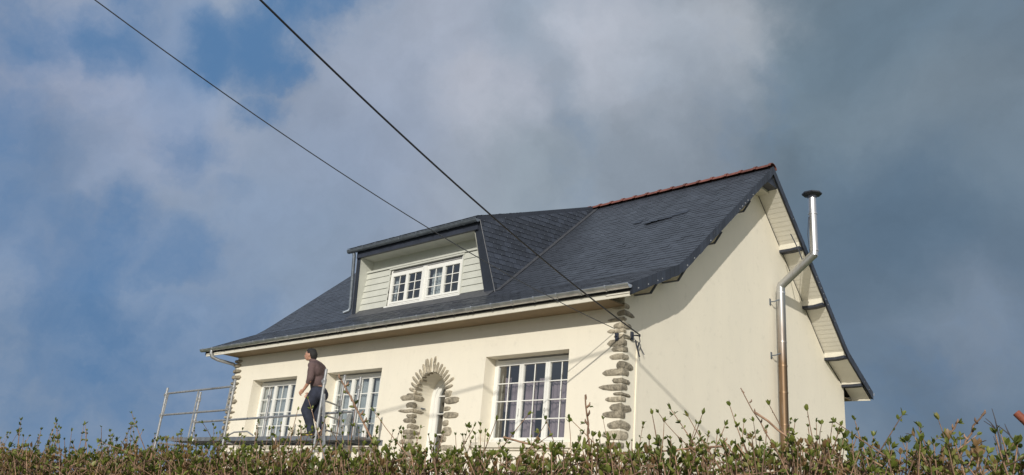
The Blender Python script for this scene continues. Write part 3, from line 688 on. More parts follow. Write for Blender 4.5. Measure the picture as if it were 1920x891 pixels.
# main ridge flashing where the dormer joins
# ---- windows
def leafwin(x0, x1, z0, z1, yf, nleaf, cols, rows, parent, ft=.055, st=.05, shutter=0.0, wide=None, label=None):
    f = MB(); dp_ = .07
    f.box(x0, x0+ft, yf, yf+dp_, z0, z1); f.box(x1-ft, x1, yf, yf+dp_, z0, z1); f.box(x0+ft, x1-ft, yf, yf+dp_, z0, z0+ft*1.2)
    zt = z1-shutter; f.box(x0+ft, x1-ft, yf, yf+dp_, zt-ft, zt)
    W_ = f.build('window', M['pvc'], parent, bevel=.004)
    if parent is house: W_.matrix_parent_inverse = HM
    if label: W_['label'] = label
    if shutter:
        s_ = MB(); s_.box(x0+ft, x1-ft, yf+.02, yf+.16, zt, z1); s_.box(x0+ft, x1-ft, yf-.004, yf+.02, zt+.01, zt+.035); s_.build('shutter_box', M['shutter'], W_)
    xs0, xs1 = x0+ft, x1-ft; mull = []
    lw = (xs1-xs0-(wide or 0))/nleaf
    for k in range(nleaf):
        a = xs0+k*lw+((wide or 0) if wide and k >= nleaf/2 else 0); b = a+lw; za, zb = z0+ft*1.2, zt-ft
        s_ = MB(); y0 = yf-.012; y1 = yf+.05
        s_.box(a+.003, a+st, y0, y1, za, zb); s_.box(b-st, b-.003, y0, y1, za, zb); s_.box(a+st, b-st, y0, y1, za, za+st*1.1); s_.box(a+st, b-st, y0, y1, zb-st, zb)
        bw = .010
        for c_ in range(1, cols): xx = a+st+(b-a-2*st)*c_/cols; s_.box(xx-bw, xx+bw, yf+.006, yf+.018, za+st*1.1, zb-st)
        for r_ in range(1, rows): zz = za+st+(zb-za-2*st)*r_/rows; s_.box(a+st, b-st, yf+.004, yf+.0165, zz-bw, zz+bw)
        s_.build('sash', M['pvc'], W_, bevel=.003)
        p_ = MB(); p_.add([(a+st-.004, yf+.024, za+st), (b-st+.004, yf+.024, za+st), (b-st+.004, yf+.024, zb-st+.004), (a+st-.004, yf+.024, zb-st+.004)], [(0,1,2,3)]); p_.build('pane', M['glass'], W_)
    if wide: s_ = MB(); xm = (xs0+xs1)/2; s_.box(xm-wide/2, xm+wide/2, yf-.03, yf+.06, z0, zt); s_.box(xm-wide*.2, xm+wide*.2, yf-.045, yf-.03, z0, zt); s_.build('mullion', M['pvc'], W_, bevel=.004)
    return W_
def curtain(x0a, x1a, z0, z1, y, m, parent, x0b=None, x1b=None, amp=.02, fold=.07, ph=0):
    """hanging cloth; a = top edges, b = bottom edges"""
    x0b = x0a if x0b is None else x0b; x1b = x1a if x1b is None else x1b
    nx = max(8, int((x1a-x0a)/.01)); nz = 8; vs = []
    for j in range(nz+1):
        t = j/nz; xa = x0b+(x0a-x0b)*t; xb = x1b+(x1a-x1b)*t
        for i in range(nx+1):
            s_ = i/nx; X_ = xa+(xb-xa)*s_; vs.append((X_, y+amp*math.sin(s_*(x1a-x0a)/fold*2*math.pi+ph)*(1-.3*t)+amp*.4*math.sin(s_*17+ph*3), z0+(z1-z0)*t))
    mb = MB(); mb.add(vs, [(j*(nx+1)+i, j*(nx+1)+i+1, (j+1)*(nx+1)+i+1, (j+1)*(nx+1)+i) for j in range(nz) for i in range(nx)]); o = mb.build('curtain', m, parent, smooth=True); return o
YF = .27
w1_ = leafwin(*WIN[0], YF, 3, 2, 4, house, shutter=.03)
w2_ = leafwin(*WIN[1], YF, 3, 2, 4, house, shutter=.03)
w3_ = leafwin(*WIN[2], YF, 3, 2, 4, house, shutter=.03)
for W_, (x0, x1, z0, z1) in ((w1_, WIN[0]), (w2_, WIN[1])):
    n_ = 3; lw = (x1-x0)/n_
    for k in range(n_): curtain(x0+lw*k+.04, x0+lw*(k+1)-.04, z0+.02, z1-.08, YF+.09, M['voile'], W_, ph=k)
x0, x1, z0, z1 = WIN[2]
for a, b, zt in ((.36, .66, 2.44), (.72, 1.0, 2.46), (1.32, 1.75, 2.42)):
    curtain(x0+a, x0+b, z0+.02, zt, YF+.11, M['mauve'], w3_, amp=.018, fold=.09, ph=a*5)
curtain(x0+.16, x0+.34, z0+.6, 2.55, YF+.12, M['mauve'], w3_, x0b=x0+.22, x1b=x0+.30, amp=.02, ph=1)
curtain(x0+1.0, x0+1.22, z0+.6, 2.50, YF+.12, M['mauve'], w3_, x0b=x0+1.0, x1b=x0+1.06, amp=.02, ph=2)
# handle
for W_, xh in ((w3_, WIN[2][0]+.70), (w3_, WIN[2][0]+1.30)):
    h_ = MB(); h_.tube([(xh, YF-.03, 1.95), (xh, YF-.05, 1.95), (xh, YF-.05, 1.84)], .009, 8); h_.build('handle', M['pvc'], W_, smooth='auto')
w4_ = leafwin(DW[0], DW[1], DW[2]-.03, DW[3]-.0, YW+.0, 4, 2, 3, house, ft=.06, st=.042, shutter=.075, wide=.15)
w4_.name = 'dormer_window'
s_ = MB(); s_.box(DW[0]-.05, DW[1]+.03, YW-.07, YW-.001, DW[2]-.075, DW[2]-.02); s_.build('dormer_sill', M['pvc'], dormer, bevel=.005)
curtain(-6.35, -6.02, 4.72, 5.45, YW+.14, M['voile'], w4_, x0b=-6.35, x1b=-5.86); curtain(-7.72, -7.52, 4.72, 5.45, YW+.14, M['voile'], w4_, x0b=-7.72, x1b=-7.60)
# ---- arched door
da = MB(); yd = .50; cx = (AX0+AX1)/2
def archring(r0, r1, y0, y1, zb):
    pts_o = [(cx-r0, zb)]+[(cx-r0*math.cos(a), AZ+r0*math.sin(a)) for a in [math.pi*k/20 for k in range(21)]]+[(cx+r0, zb)]
    pts_i = [(cx-r1, zb)]+[(cx-r1*math.cos(a), AZ+r1*math.sin(a)) for a in [math.pi*k/20 for k in range(21)]]+[(cx+r1, zb)]
    n = len(pts_o); vs = [(x, y0, z) for x, z in pts_o]+[(x, y0, z) for x, z in pts_i]+[(x, y1, z) for x, z in pts_o]+[(x, y1, z) for x, z in pts_i]
    return vs, [(i, i+1, n+i+1, n+i) for i in range(n-1)]+[(n+i, n+i+1, 3*n+i+1, 3*n+i) for i in range(n-1)]+[(2*n+i, 3*n+i, 3*n+i+1, 2*n+i+1) for i in range(n-1)]
v_, f_ = archring(.449, .345, yd-.05, yd+.05, .4); da.add(v_, f_)
v_, f_ = archring(.345, .26, yd-.03, yd+.03, .4); da.add(v_, f_)
da.box(cx-.315, cx+.315, yd-.03, yd+.03, .4, 1.1)
for zz in (1.55, 1.95, 2.3): da.box(cx-.315, cx+.315, yd-.02, yd+.01, zz-.012, zz+.012)
da.box(cx-.012, cx+.012, yd-.021, yd+.009, 1.1, 2.5)
door = hb(da, 'door', M['pvc'])
pn = MB(); pts = [(cx-.318, yd+.012, 1.1), (cx+.318, yd+.012, 1.1)]+[(cx+.318*math.cos(a), yd+.012, AZ+.318*math.sin(a)) for a in [math.pi*k/16 for k in range(17)]]; pn.add(pts, [tuple(range(len(pts)))]); pn.build('pane', M['glass'], door)
hh = MB(); hh.tube([(cx-.345, yd-.03, 1.4), (cx-.345, yd-.08, 1.4), (cx-.25, yd-.08, 1.4)], .01, 8); hh.build('handle', M['zinc'], door, smooth='auto')
bl = MB(); bl.box(AX0+.002, AX0+.03, .20, .30, 2.015, 2.035); hb(bl, 'bell_push', M['zinc_old'], wall)
# ---- flue
fu = MB(); FY = 5.42; fr_ = .088
fu.tube([(.17, FY, -.8), (.17, FY, 5.25), (.20, FY, 5.32)], fr_, 20); fu.tube([(.17, FY, 5.27), (.93, FY, 5.88)], fr_, 20); fu.tube([(.92, FY, 5.84), (.93, FY, 5.97), (.93, FY, 7.18)], fr_*.93, 20)
flue = hb(fu, 'stove_flue', M['flue'], None, smooth='auto')
cl = MB()
for z in (5.12, 4.05, 3.55, 3.0, 2.35, 1.6): cl.tube([(.17, FY, z-.014), (.17, FY, z+.014)], fr_+.006, 20)
for z in (5.95, 6.78): cl.tube([(.93, FY, z-.014), (.93, FY, z+.014)], fr_+.004, 20)
for t in (.03, .97): p = Vector((.17, FY, 5.27)).lerp(Vector((.93, FY, 5.88)), t); d = Vector((.76, 0, .61)).normalized(); cl.tube([p-d*.013, p+d*.013], fr_+.006, 20)
cl.build('flue_collar', M['flue'], flue, smooth='auto')
for z in (4.95, 3.80):
    b_ = MB(); b_.tube([(.0, FY-.17, z-.05), (.10, FY-.17, z-.05), (.17, FY-.09, z)], .012, 8); b_.box(.0, .012, FY-.2, FY-.14, z-.12, z+.02); b_.build('flue_bracket', M['zinc_old'], flue)
cp = MB(); n = 8
def oct_(r, z): return [(.93+r*math.cos(2*math.pi*(k+.5)/n), FY+r*math.sin(2*math.pi*(k+.5)/n), z) for k in range(n)]
v_ = oct_(.05, 7.31)+oct_(.21, 7.25)+oct_(.205, 7.225)+oct_(.10, 7.19)+oct_(.09, 7.14)
cp.add(v_, [tuple(range(n-1, -1, -1))[::-1]]+[(i*n+k, i*n+(k+1) % n, (i+1)*n+(k+1) % n, (i+1)*n+k) for i in range(4) for k in range(n)]); cp.build('flue_cap', M['navy'], flue)
st_ = MB(); st_.tube([(.86, FY-.06, 5.86), (.84, FY-.08, 6.3), (.87, FY-.07, 6.7)], .008, 6); st_.tube([(.5, FY-.16, 6.35), (.62, FY-.06, 6.0), (.7, FY, 5.68)], .012, 6); st_.build('flue_stay', M['navy'], flue)
# ---- cable conduit and wall bracket on the gable
cd = MB(); cd.box(.0, .018, .405, .44, -.8, 2.98); cd.box(.0, .022, .38, .40, -.8, 3.0)
hb(cd, 'cable_conduit', M['render'], None)
kb = MB(); kb.tube([(.0, .22, 3.06), (.09, .24, 3.06), (.14, .28, 3.05)], .012, 8); kb.tube([(.03, .3, 3.0), (.05, .36, 2.82), (.05, .40, 2.74)], .012, 8); kb.tube([(.0, .48, 2.93), (.06, .52, 2.80)], .008, 6); kb.box(.0, .03, .19, .25, 2.98, 3.12)
kb.tube([(.11, .28, 3.07), (.10, .33, 2.98), (.06, .33, 2.86), (.03, .39, 2.98)], .008, 8)
hb(kb, 'cable_bracket', M['navy'], None, smooth='auto')
fb = MB(); fb.tube([(-.1, 0, 3.0), (-.1, -.07, 3.0), (-.1, -.09, 3.05)], .011, 8); fb.box(-.13, -.07, -.045, -.01, 2.93, 3.05); hb(fb, 'cable_hook', M['navy'], wall)

# ------------------------------------------------------------------ overhead cables
def cable(name, E_, P_, k, r, m, label):
    E_ = Vector(E_); P_ = Vector(P_); d = P_-E_; tl = 2.6; pts = []
    for i in range(61):
        t = tl*i/60; p = E_+d*t; p.z += k*t*(t-1.0); pts.append(p)
    mb = MB(); mb.tube([p-E_ for p in pts], r, 8); o = mb.build(name, m, None, smooth=True); o.location = E_; tag(o, label, 'cable', 'overhead cables running to the house'); return o
CAB1 = cable('overhead_cable', (-.12, -.08, 3.12), (-.32, -8.59, 4.50), .9, .0065, M['cable2'], 'thin grey overhead cable, the left one, ending among the corner stones')
CAB2 = cable('overhead_cable', (.13, .28, 3.07), (.88, -7.50, 4.63), .6, .0115, M['cable'], 'thicker black overhead cable, the right one, hooked to the gable wall bracket')

o = cable('overhead_cable', (9.6, -4.4, 6.15), (4.1, -6.5, 5.95), .1, .018, M['cable'], 'thick overhead cable high above the garden whose blurred shadow falls on the cream walls')
o['category'] = 'cable'
# ------------------------------------------------------------------ scaffold
sc = empty('scaffold', (-8.2, -1.55, -.85)); SM = Matrix.Translation((8.2, 1.55, .85))
tag(sc, 'galvanised scaffold platform with guard rails in front of the left windows', 'scaffold')
def sb(mb, name, m, **k): o = mb.build(name, m, sc, **k); o.matrix_parent_inverse = SM; return o
YA, YB = -1.9, -1.2
def post(x, y, z0, z1, r=.027, coup=()):
    p = MB(); p.tube([(x, y, z0), (x, y, z1)], r, 12)
    for zc in coup: p.tube([(x, y, zc-.05), (x, y, zc+.05)], r+.012, 12); p.box(x-.03, x+.03, y-.045, y+.01, zc-.025, zc+.025)
    return sb(p, 'post', M['galv'], smooth='auto')
post(-11.66, YA, -.85, 2.37, coup=(2.2, 1.72)); post(-8.57, YA, -.85, 2.41, coup=(2.22, 1.78)); post(-5.30, YA, -.85, 2.43, coup=(2.2,))
post(-11.40, YB, -.85, 2.38, coup=(2.2, 1.68)); post(-8.26, YB, -.85, 2.31, coup=(2.15, 1.7)); post(-5.68, YB, -.85, 2.47); post(-5.16, YB, -.85, 2.40, coup=(2.2,))
def rail(a, b, r=.024):
    p = MB(); p.tube([a, b] if len(a) == 3 else a, r, 10); return sb(p, 'guard_rail', M['galv'], smooth='auto')
rail((-11.62, YA, 2.235), (-8.57, YA, 2.265)); rail((-11.66, YA, 1.735), (-8.57, YA, 1.775))
p = MB(); p.tube([(-11.56, YA, 2.235), (-11.60, YA, 1.735)], .018, 8); p.tube([(-8.70, YA, 2.26), (-8.72, YA, 1.77)], .018, 8); p.tube([(-10.1, YA, 2.25), (-10.13, YA, 1.2)], .018, 8); sb(p, 'guard_frame', M['galv'], smooth='auto')
p = MB(); p.tube([(-11.40, YB, 1.665), (-5.30, YB, 1.755), (-5.20, YB, 1.74), (-5.16, YB, 1.66)], .025, 10); sb(p, 'guard_rail', M['galv'], smooth='auto')
p = MB(); p.tube([(-11.40, YB, 1.23), (-5.16, YB, 1.23)], .02, 8); sb(p, 'ledger', M['galv'], smooth='auto')
for x in (-11.53, -8.42, -5.3):
    p = MB(); p.tube([(x, YA, 1.10), (x, YB, 1.10)], .022, 8); sb(p, 'transom', M['galv'], smooth='auto')
for x0, x1 in ((-11.1, -8.52), (-8.46, -5.30), (-5.24, -4.2)):
    d = MB(); d.box(x0, x1, YA+.02, YB-.04, 1.20, 1.222); d.box(x0, x1, YA+.02, YA+.05, 1.145, 1.2); d.box(x0, x1, YB-.07, YB-.04, 1.125, 1.2)
    xx = x0+.1
    while xx < x1-.1: d.box(xx, xx+.04, YA+.05, YB-.07, 1.14, 1.199); xx += .45
    sb(d, 'deck', M['deck'])
for x in (-10.0, -6.75):
    s_ = MB(); s_.box(x, x+.10, YA+.014, YA+.019, 1.14, 1.19); sb(s_, 'sticker', M['sticker'])
p = MB(); p.tube([(-8.5, YA, 1.23), (-8.2, YA, 1.31), (-7.7, YA, 1.32), (-7.45, YA, 1.24)], .015, 8); sb(p, 'handle', M['galv'], smooth='auto')
for x0, x1 in ((-11.66, -8.57), (-8.57, -5.3)):
    p = MB(); p.tube([(x0, YA, -.7), (x1, YA, .9)], .018, 8); sb(p, 'diagonal_brace', M['galv'], smooth='auto')
# ladder leaning on the scaffold end
la = empty('ladder', (-5.0, -1.6, -.85)); tag(la, 'short metal ladder leaning against the right end of the scaffold', 'ladder'); LM = Matrix.Translation((5.0, 1.6, .85))
for y, a, b in ((YA-.04, (-4.45, -.85), (-5.22, 1.96)), (YB-.12, (-4.75, -.85), (-5.58, 1.96))):
    p = MB(); d = Vector((b[0]-a[0], 0, b[1]-a[1])).normalized(); n_ = Vector((d.z, 0, -d.x))*.032; A = Vector((a[0], y, a[1])); B = Vector((b[0], y, b[1]))
    p.prism([A-n_, A+n_, B+n_, B-n_], (0, .028, 0)); o = p.build('ladder_rail', M['galv'], la, bevel=.004); o.matrix_parent_inverse = LM
for k in range(11):
    t = .03+k*.093; xa = -4.45-.77*t; xb = -4.75-.83*t; zz = -.85+2.81*t
    p = MB(); p.tube([(xa, YA-.03, zz), (xb, YB-.11, zz)], .016, 8); o = p.build('rung', M['galv'], la, smooth='auto'); o.matrix_parent_inverse = LM

# ------------------------------------------------------------------ person
FW = Vector((-.90, -.43, 0)).normalized(); SD = Vector((-FW.y, FW.x, 0))     # forward, left side
PB = Vector((-5.83, -1.55, 1.222))
person = empty('person', PB); person.scale = (1.05, 1.05, 1.05); tag(person, 'man in brown shirt and navy work trousers stepping along the scaffold deck', 'person')
def L3(f, s, h):
    f += .08*min(1, max(0, (h-.45)/.3))+max(0, h-.8)*.08
    return Vector((FW.x*f+SD.x*s, FW.y*f+SD.y*s, h))
def blobmesh(name, parts, m, voxel=.009, smooth_it=3):
    bm = bmesh.new()
    for p in parts:
        if p[0] == 'e':       # ellipsoid: centre, radii (f,s,h), pitch
            _, c, r = p[:3]; pit = p[3] if len(p) > 3 else 0
            mt = Matrix.Translation(L3(*c)) @ Matrix(((FW.x, SD.x, 0, 0), (FW.y, SD.y, 0, 0), (0, 0, 1, 0), (0, 0, 0, 1))) @ Matrix.Rotation(pit, 4, 'Y') @ Matrix.Diagonal((*r, 1))
            bmesh.ops.create_uvsphere(bm, u_segments=20, v_segments=14, radius=1, matrix=mt)
        else:                 # limb chain: list of (f,s,h,r)
            ch = p[1]
            for a, b in zip(ch, ch[1:]):
                A, B = L3(*a[:3]), L3(*b[:3]); d = B-A; l = d.length
                q = d.to_track_quat('Z', 'Y').to_matrix().to_4x4()
                bmesh.ops.create_cone(bm, cap_ends=True, segments=16, radius1=a[3], radius2=b[3], depth=l, matrix=Matrix.Translation((A+B)/2) @ q)
            for a in ch: bmesh.ops.create_uvsphere(bm, u_segments=16, v_segments=12, radius=a[3], matrix=Matrix.Translation(L3(*a[:3])))
    me = bpy.data.meshes.new(name); bm.to_mesh(me); bm.free(); me.materials.append(m)
    o = bpy.data.objects.new(name, me); COL.objects.link(o)
    r = o.modifiers.new('r', 'REMESH'); r.mode = 'VOXEL'; r.voxel_size = voxel; r.use_smooth_shade = True
    s = o.modifiers.new('s', 'SMOOTH'); s.iterations = smooth_it; s.factor = .5
    apply_mods(o); o.parent = person
    for pl in o.data.polygons: pl.use_smooth = True
    return o
# joints (forward, left, height)
hipL, kneeL, ankL = (.00, .09, .80), (.20, .12, .48), (.03, .11, .09)
hipR, kneeR, ankR = (-.03, -.09, .80), (.12, -.10, .44), (-.07, -.11, .20)
chest = (.10, 0, 1.16); pelvis = (-.02, 0, .84); neck = (.17, 0, 1.36); head = (.235, 0, 1.50)
shL, elL, wrL = (.06, .19, 1.26), (.06, .235, .99), (.19, .19, .83)
shR, elR, wrR = (.10, -.18, 1.26), (.12, -.23, .99), (.24, -.15, .82)
def hand(wr, sgn):
    f, s, h = wr; P = [('e', (f+.045, s-.01*sgn, h-.035), (.045, .018, .042), .6)]
    for k, (ln_, dh) in enumerate(((.062, .018), (.07, .004), (.066, -.010), (.052, -.024))):
        b0 = (f+.075-.012*k, s-.012*sgn, h-.035-.014*k+.006, .0085); b1 = (b0[0]+ln_*.45, s-.018*sgn, b0[2]-ln_*.32, .0078); b2 = (b1[0]+ln_*.05, s-.035*sgn, b1[2]-ln_*.45, .0065)
        P.append(('c', [b0, b1, b2]))
    P.append(('c', [(f+.03, s-.015*sgn, h-.01, .011), (f+.065, s-.04*sgn, h-.005, .010), (f+.09, s-.045*sgn, h-.02, .008)])); return P
body = [('e', head, (.098, .076, .115), .12), ('e', (.285, 0, 1.452), (.052, .052, .062), .2), ('c', [(.15, 0, 1.33, .062), (.205, 0, 1.43, .056)]),
        ('c', [(.325, 0, 1.505, .008), (.352, 0, 1.472, .014)]), ('e', (.338, 0, 1.435), (.012, .024, .008)),
        ('e', (.222, .079, 1.487), (.02, .01, .032), .2), ('e', (.222, -.079, 1.487), (.02, .01, .032), .2),
        ('e', (.312, .034, 1.512), (.018, .02, .012)), ('e', (.312, -.034, 1.512), (.018, .02, .012)),
        ('e', chest, (.10, .15, .20), .2), ('e', (.04, 0, .98), (.09, .13, .14)), ('e', pelvis, (.10, .14, .12)),
        ('c', [(*shL, .05), (*elL, .040), (*wrL, .026), (wrL[0]+.03, wrL[1], wrL[2]-.025, .022)]), ('c', [(*shR, .05), (*elR, .040), (*wrR, .026), (wrR[0]+.03, wrR[1], wrR[2]-.025, .022)]),
        ('c', [(*hipL, .075), (*kneeL, .052), (*ankL, .036), (.05, .11, .045, .03), (.17, .12, .03, .024)]), ('c', [(*hipR, .075), (*kneeR, .052), (*ankR, .036), (-.04, -.11, .12, .03), (.05, -.11, .04, .022)])] + hand(wrL, 1) + hand(wrR, -1)
blobmesh('body', body, M['skin'], .0065, 2)
blobmesh('hair', [('e', (.213, 0, 1.532), (.100, .082, .093), .1), ('e', (.165, 0, 1.49), (.066, .076, .10)), ('e', (.20, 0, 1.50), (.07, .081, .06)), ('e', (.262, 0, 1.572), (.050, .062, .044), .2)], M['hair'], .008, 1)
for sgn in (1, -1):
    e_ = MB(); c = L3(.326, .033*sgn, 1.508); e_.add([c+L3(.0, -.012, 0), c+L3(.006, 0, -.006), c+L3(0, .012, 0), c+L3(.006, 0, .006)], [(0,1,2,3)]); o = e_.build('eye', M['hair'], person)
blobmesh('shirt', [('e', (.095, 0, 1.15), (.135, .185, .225), .25), ('e', (.05, 0, 1.25), (.105, .19, .14), .3), ('e', (.04, -.10, 1.22), (.10, .12, .15), .3), ('e', (.04, .10, 1.22), (.10, .12, .15), .3), ('e', (.03, 0, .99), (.125, .155, .15)), ('c', [(.03, .0, .90, .125), (.06, 0, 1.05, .13)]),
        ('c', [(.10, .15, 1.28, .074), (*shL, .072), (elL[0], elL[1], elL[2]+.03, .062), (elL[0]+.035, elL[1]-.01, elL[2]-.032, .046)]), ('c', [(.10, -.15, 1.28, .074), (*shR, .072), (elR[0], elR[1], elR[2]+.03, .062), (elR[0]+.035, elR[1]+.01, elR[2]-.032, .046)]),
        ('c', [(.10, 0, 1.32, .085), (.165, 0, 1.375, .064), (.19, 0, 1.40, .062)])], M['shirt'], .009, 9)
blobmesh('belt', [('e', (.015, 0, .895), (.134, .168, .028), .05)], M['belt'], .008, 1)
blobmesh('trousers', [('e', (-.02, 0, .82), (.142, .168, .105), .05), ('e', (-.075, .06, .77), (.09, .095, .11)), ('e', (-.075, -.06, .77), (.09, .095, .11)),
        ('c', [(0, .085, .80, .115), (.10, .10, .64, .110), (kneeL[0], kneeL[1], kneeL[2], .090), (.115, .115, .30, .080), (.045, .11, .13, .074), (.035, .11, .09, .070)]),
        ('c', [(-.03, -.085, .80, .105), (.03, -.095, .62, .095), (kneeR[0], kneeR[1], kneeR[2], .086), (.02, -.105, .32, .068), (-.05, -.11, .235, .064), (-.065, -.11, .205, .062)]),
        ('e', (.11, .195, .60), (.055, .022, .08), .5)], M['trousers'], .010, 4)
blobmesh('shoe', [('e', (.02, .11, .055), (.055, .045, .052)), ('c', [(.02, .11, .045, .042), (.10, .115, .042, .042), (.185, .12, .036, .034)]), ('e', (.09, .115, .014), (.15, .044, .012))], M['shoe'], .007, 1)
blobmesh('shoe', [('e', (-.09, -.11, .16), (.05, .042, .055), .5), ('c', [(-.085, -.11, .14, .042), (-.02, -.11, .09, .042), (.045, -.11, .045, .034)]), ('e', (-.03, -.11, .08), (.14, .042, .014), .62)], M['shoe'], .007, 1)
for f_, s_, h_ in ((.07, .155, .035), (.0, .155, .05)):
    y_ = MB(); c = L3(f_, s_, h_); 
    y_.prism([c+L3(-.03, .002, -.008), c+L3(.03, .004, -.008), c+L3(.025, .002, .010), c+L3(-.025, 0, .010)], SD*.004); y_.build('shoe_trim', M['shoe_y'], person)

# ------------------------------------------------------------------ hedge
HA = Vector((1.779, -8.922, 0)); HB = Vector((6.923, -7.444, 0)); HD = (HB-HA).normalized(); HN = Vector((-HD.y, HD.x, 0)); HL = (HB-HA).length
prof_h = [(-9, .0), (0, .175), (.18, .205), (.35, .243), (.5, .265), (.65, .297), (.76, .330), (.85, .360), (.93, .380), (1., .394), (1.6, .44)]
def htop(t):
    for (a, za), (b, zb) in zip(prof_h, prof_h[1:]):
        if t <= b: return za+(zb-za)*(t-a)/(b-a)
    return prof_h[-1][1]
def hz0(x, y): return height(x, y)
hedge = empty('hedge', (4.5, -8.15, height(4.5, -8.15))); tag(hedge, 'budding hedge of brown twigs and small green leaves along the foreground', 'hedge')
stems = MB(); LV = []; LF = []; LR = []; lo = 0
def leaf_template(kind):
    """small cluster of young leaves pointing up"""
    vs = []; fs = []; n = random.choice((3, 4, 4, 5)) if kind else 2
    a0 = random.uniform(0, 6.28)
    for k in range(n):
        az = a0+k*2.4; el = random.uniform(.85, 1.4) if kind else 1.3
        ln_ = random.uniform(.014, .030) if kind else random.uniform(.012, .018); wd = ln_*random.uniform(.20, .32)
        d = Vector((math.cos(az)*math.cos(el), math.sin(az)*math.cos(el), math.sin(el))); s_ = Vector((-math.sin(az), math.cos(az), 0)); nn = d.cross(s_)
        b0 = Vector((0, 0, 0)); o = len(vs); cup = .25*wd; curl = random.uniform(-.3, .35)*ln_
        vs += [b0, b0+d*ln_*.35+s_*wd*.85+nn*cup, b0+d*ln_*.35-s_*wd*.85+nn*cup, b0+d*ln_*.42-nn*cup*.3, b0+d*ln_*.72+s_*wd*.8+nn*(cup+curl*.5), b0+d*ln_*.72-s_*wd*.8+nn*(cup+curl*.5), b0+d*ln_*.75+nn*curl*.5-nn*cup*.2, b0+d*ln_+nn*curl]
        fs += [(o, o+3, o+1), (o, o+2, o+3), (o+1, o+3, o+6, o+4), (o+2, o+5, o+6, o+3), (o+4, o+6, o+7), (o+5, o+7, o+6)]
    return np.array([tuple(v) for v in vs]), fs
TP = [leaf_template(1) for _ in range(24)]; TB = [leaf_template(0) for _ in range(6)]
def put_leaf(p, axis, size, bud=False, tone=None):
    global lo
    V_, F_ = random.choice(TB if bud else TP)
    z_ = Vector(axis).normalized(); x_ = z_.orthogonal().normalized(); y_ = z_.cross(x_); a = random.uniform(0, 6.28)
    X_ = x_*math.cos(a)+y_*math.sin(a); Y_ = z_.cross(X_)
    mt = np.array([X_, Y_, z_])*size; W_ = V_ @ mt + np.array(p)
    LV.append(W_); LF.extend([tuple(i+lo for i in f) for f in F_]); lo += len(V_)
    b = random.random()*.75 if tone is None else tone
    for k in range(len(F_)//6): LR.extend([min(1, max(0, b+random.uniform(-.12, .18)))]*6)
def shoot(p0, d, ln_, r0, leafy=1.0, node=.035, bare=False, size=1.0, tone=None, bend=.12):
    n = max(3, int(ln_/.05)); pts = [Vector(p0)]; dd = Vector(d).normalized()
    for i in range(n):
        dd = (dd+Vector((random.gauss(0, bend*.4), random.gauss(0, bend*.4), random.gauss(0, bend*.2)+.02))).normalized(); pts.append(pts[-1]+dd*ln_/n)
    rads = [r0*(1-.55*i/n) for i in range(n+1)]
    stems.tube(pts, rads, 5, cap=False)
    if bare: return pts
    s = random.uniform(0, node); tot = ln_; k = 0
    while s < tot:
        t = s/tot*n; i = min(int(t), n-1); p = pts[i].lerp(pts[i+1], t-i); ax = (pts[i+1]-pts[i]).normalized()
        if random.random() < leafy:
            side = ax.orthogonal().normalized(); a = k*1.57+random.uniform(-.3, .3); sd = side*math.cos(a)+ax.cross(side)*math.sin(a)
            for q in (1, -1):
                if random.random() < .85: put_leaf(p+sd*q*r0*.8, ax*.8+sd*q*random.uniform(.5, .9), size*random.uniform(.55, 1.1), bud=random.random() < .25, tone=tone)
        s += node*random.uniform(.7, 1.4); k += 1
    put_leaf(pts[-1], dd, size*random.uniform(.8, 1.2), tone=tone)
    return pts
T0, T1 = -1.3, 1.25
def hpoint(t, o): p = HA+(HB-HA)*t+HN*o; return p
# main population of upright shoots
NS = 2700
for i in range(NS):
    t = random.uniform(T0, T1) if i % 4 == 0 else random.uniform(-.1, 1.06)
    o = random.uniform(-.22, .65); p = hpoint(t, o); top = htop(t)-.012-.05*abs(random.gauss(0, 1))-.35*max(0, o-.25)+random.gauss(0, .012)
    ln_ = random.uniform(.18, .34); d = Vector((random.gauss(0, .28), random.gauss(0, .28), 1)); d.normalize()
    b = Vector((p.x, p.y, top-ln_*d.z)); shoot(b, d, ln_, random.uniform(.0026, .0048), leafy=.60, node=.028, size=random.uniform(.9, 1.4), tone=None if random.random() < .68 else random.uniform(.8, 1.0))
# side twigs crossing
for i in range(900):
    t = random.uniform(T0, T1) if i % 4 == 0 else random.uniform(-.1, 1.06); o = random.uniform(-.25, .5); p = hpoint(t, o); z = htop(t)-random.uniform(.06, .38)
    a = random.uniform(0, 6.28); shoot((p.x, p.y, z), (math.cos(a), math.sin(a), random.uniform(.1, .9)), random.uniform(.10, .26), random.uniform(.002, .0038), leafy=.4, size=.8, bend=.3, tone=None if random.random() < .7 else random.uniform(.8, 1.0))
# taller thin shoots standing out of the top
for i in range(280):
    t = random.uniform(-.15, 1.1) if i > 60 else random.uniform(T0, T1); o = random.uniform(-.15, .4); p = hpoint(t, o); ln_ = random.uniform(.09, .24)*(.8 if t > .6 else 1); d = Vector((random.gauss(0, .22), random.gauss(0, .22), 1)).normalized()
    b = Vector((p.x, p.y, htop(t)-.08)); shoot(b, d, ln_, random.uniform(.002, .0034), leafy=.6, node=.03, size=random.uniform(.6, 1.0))
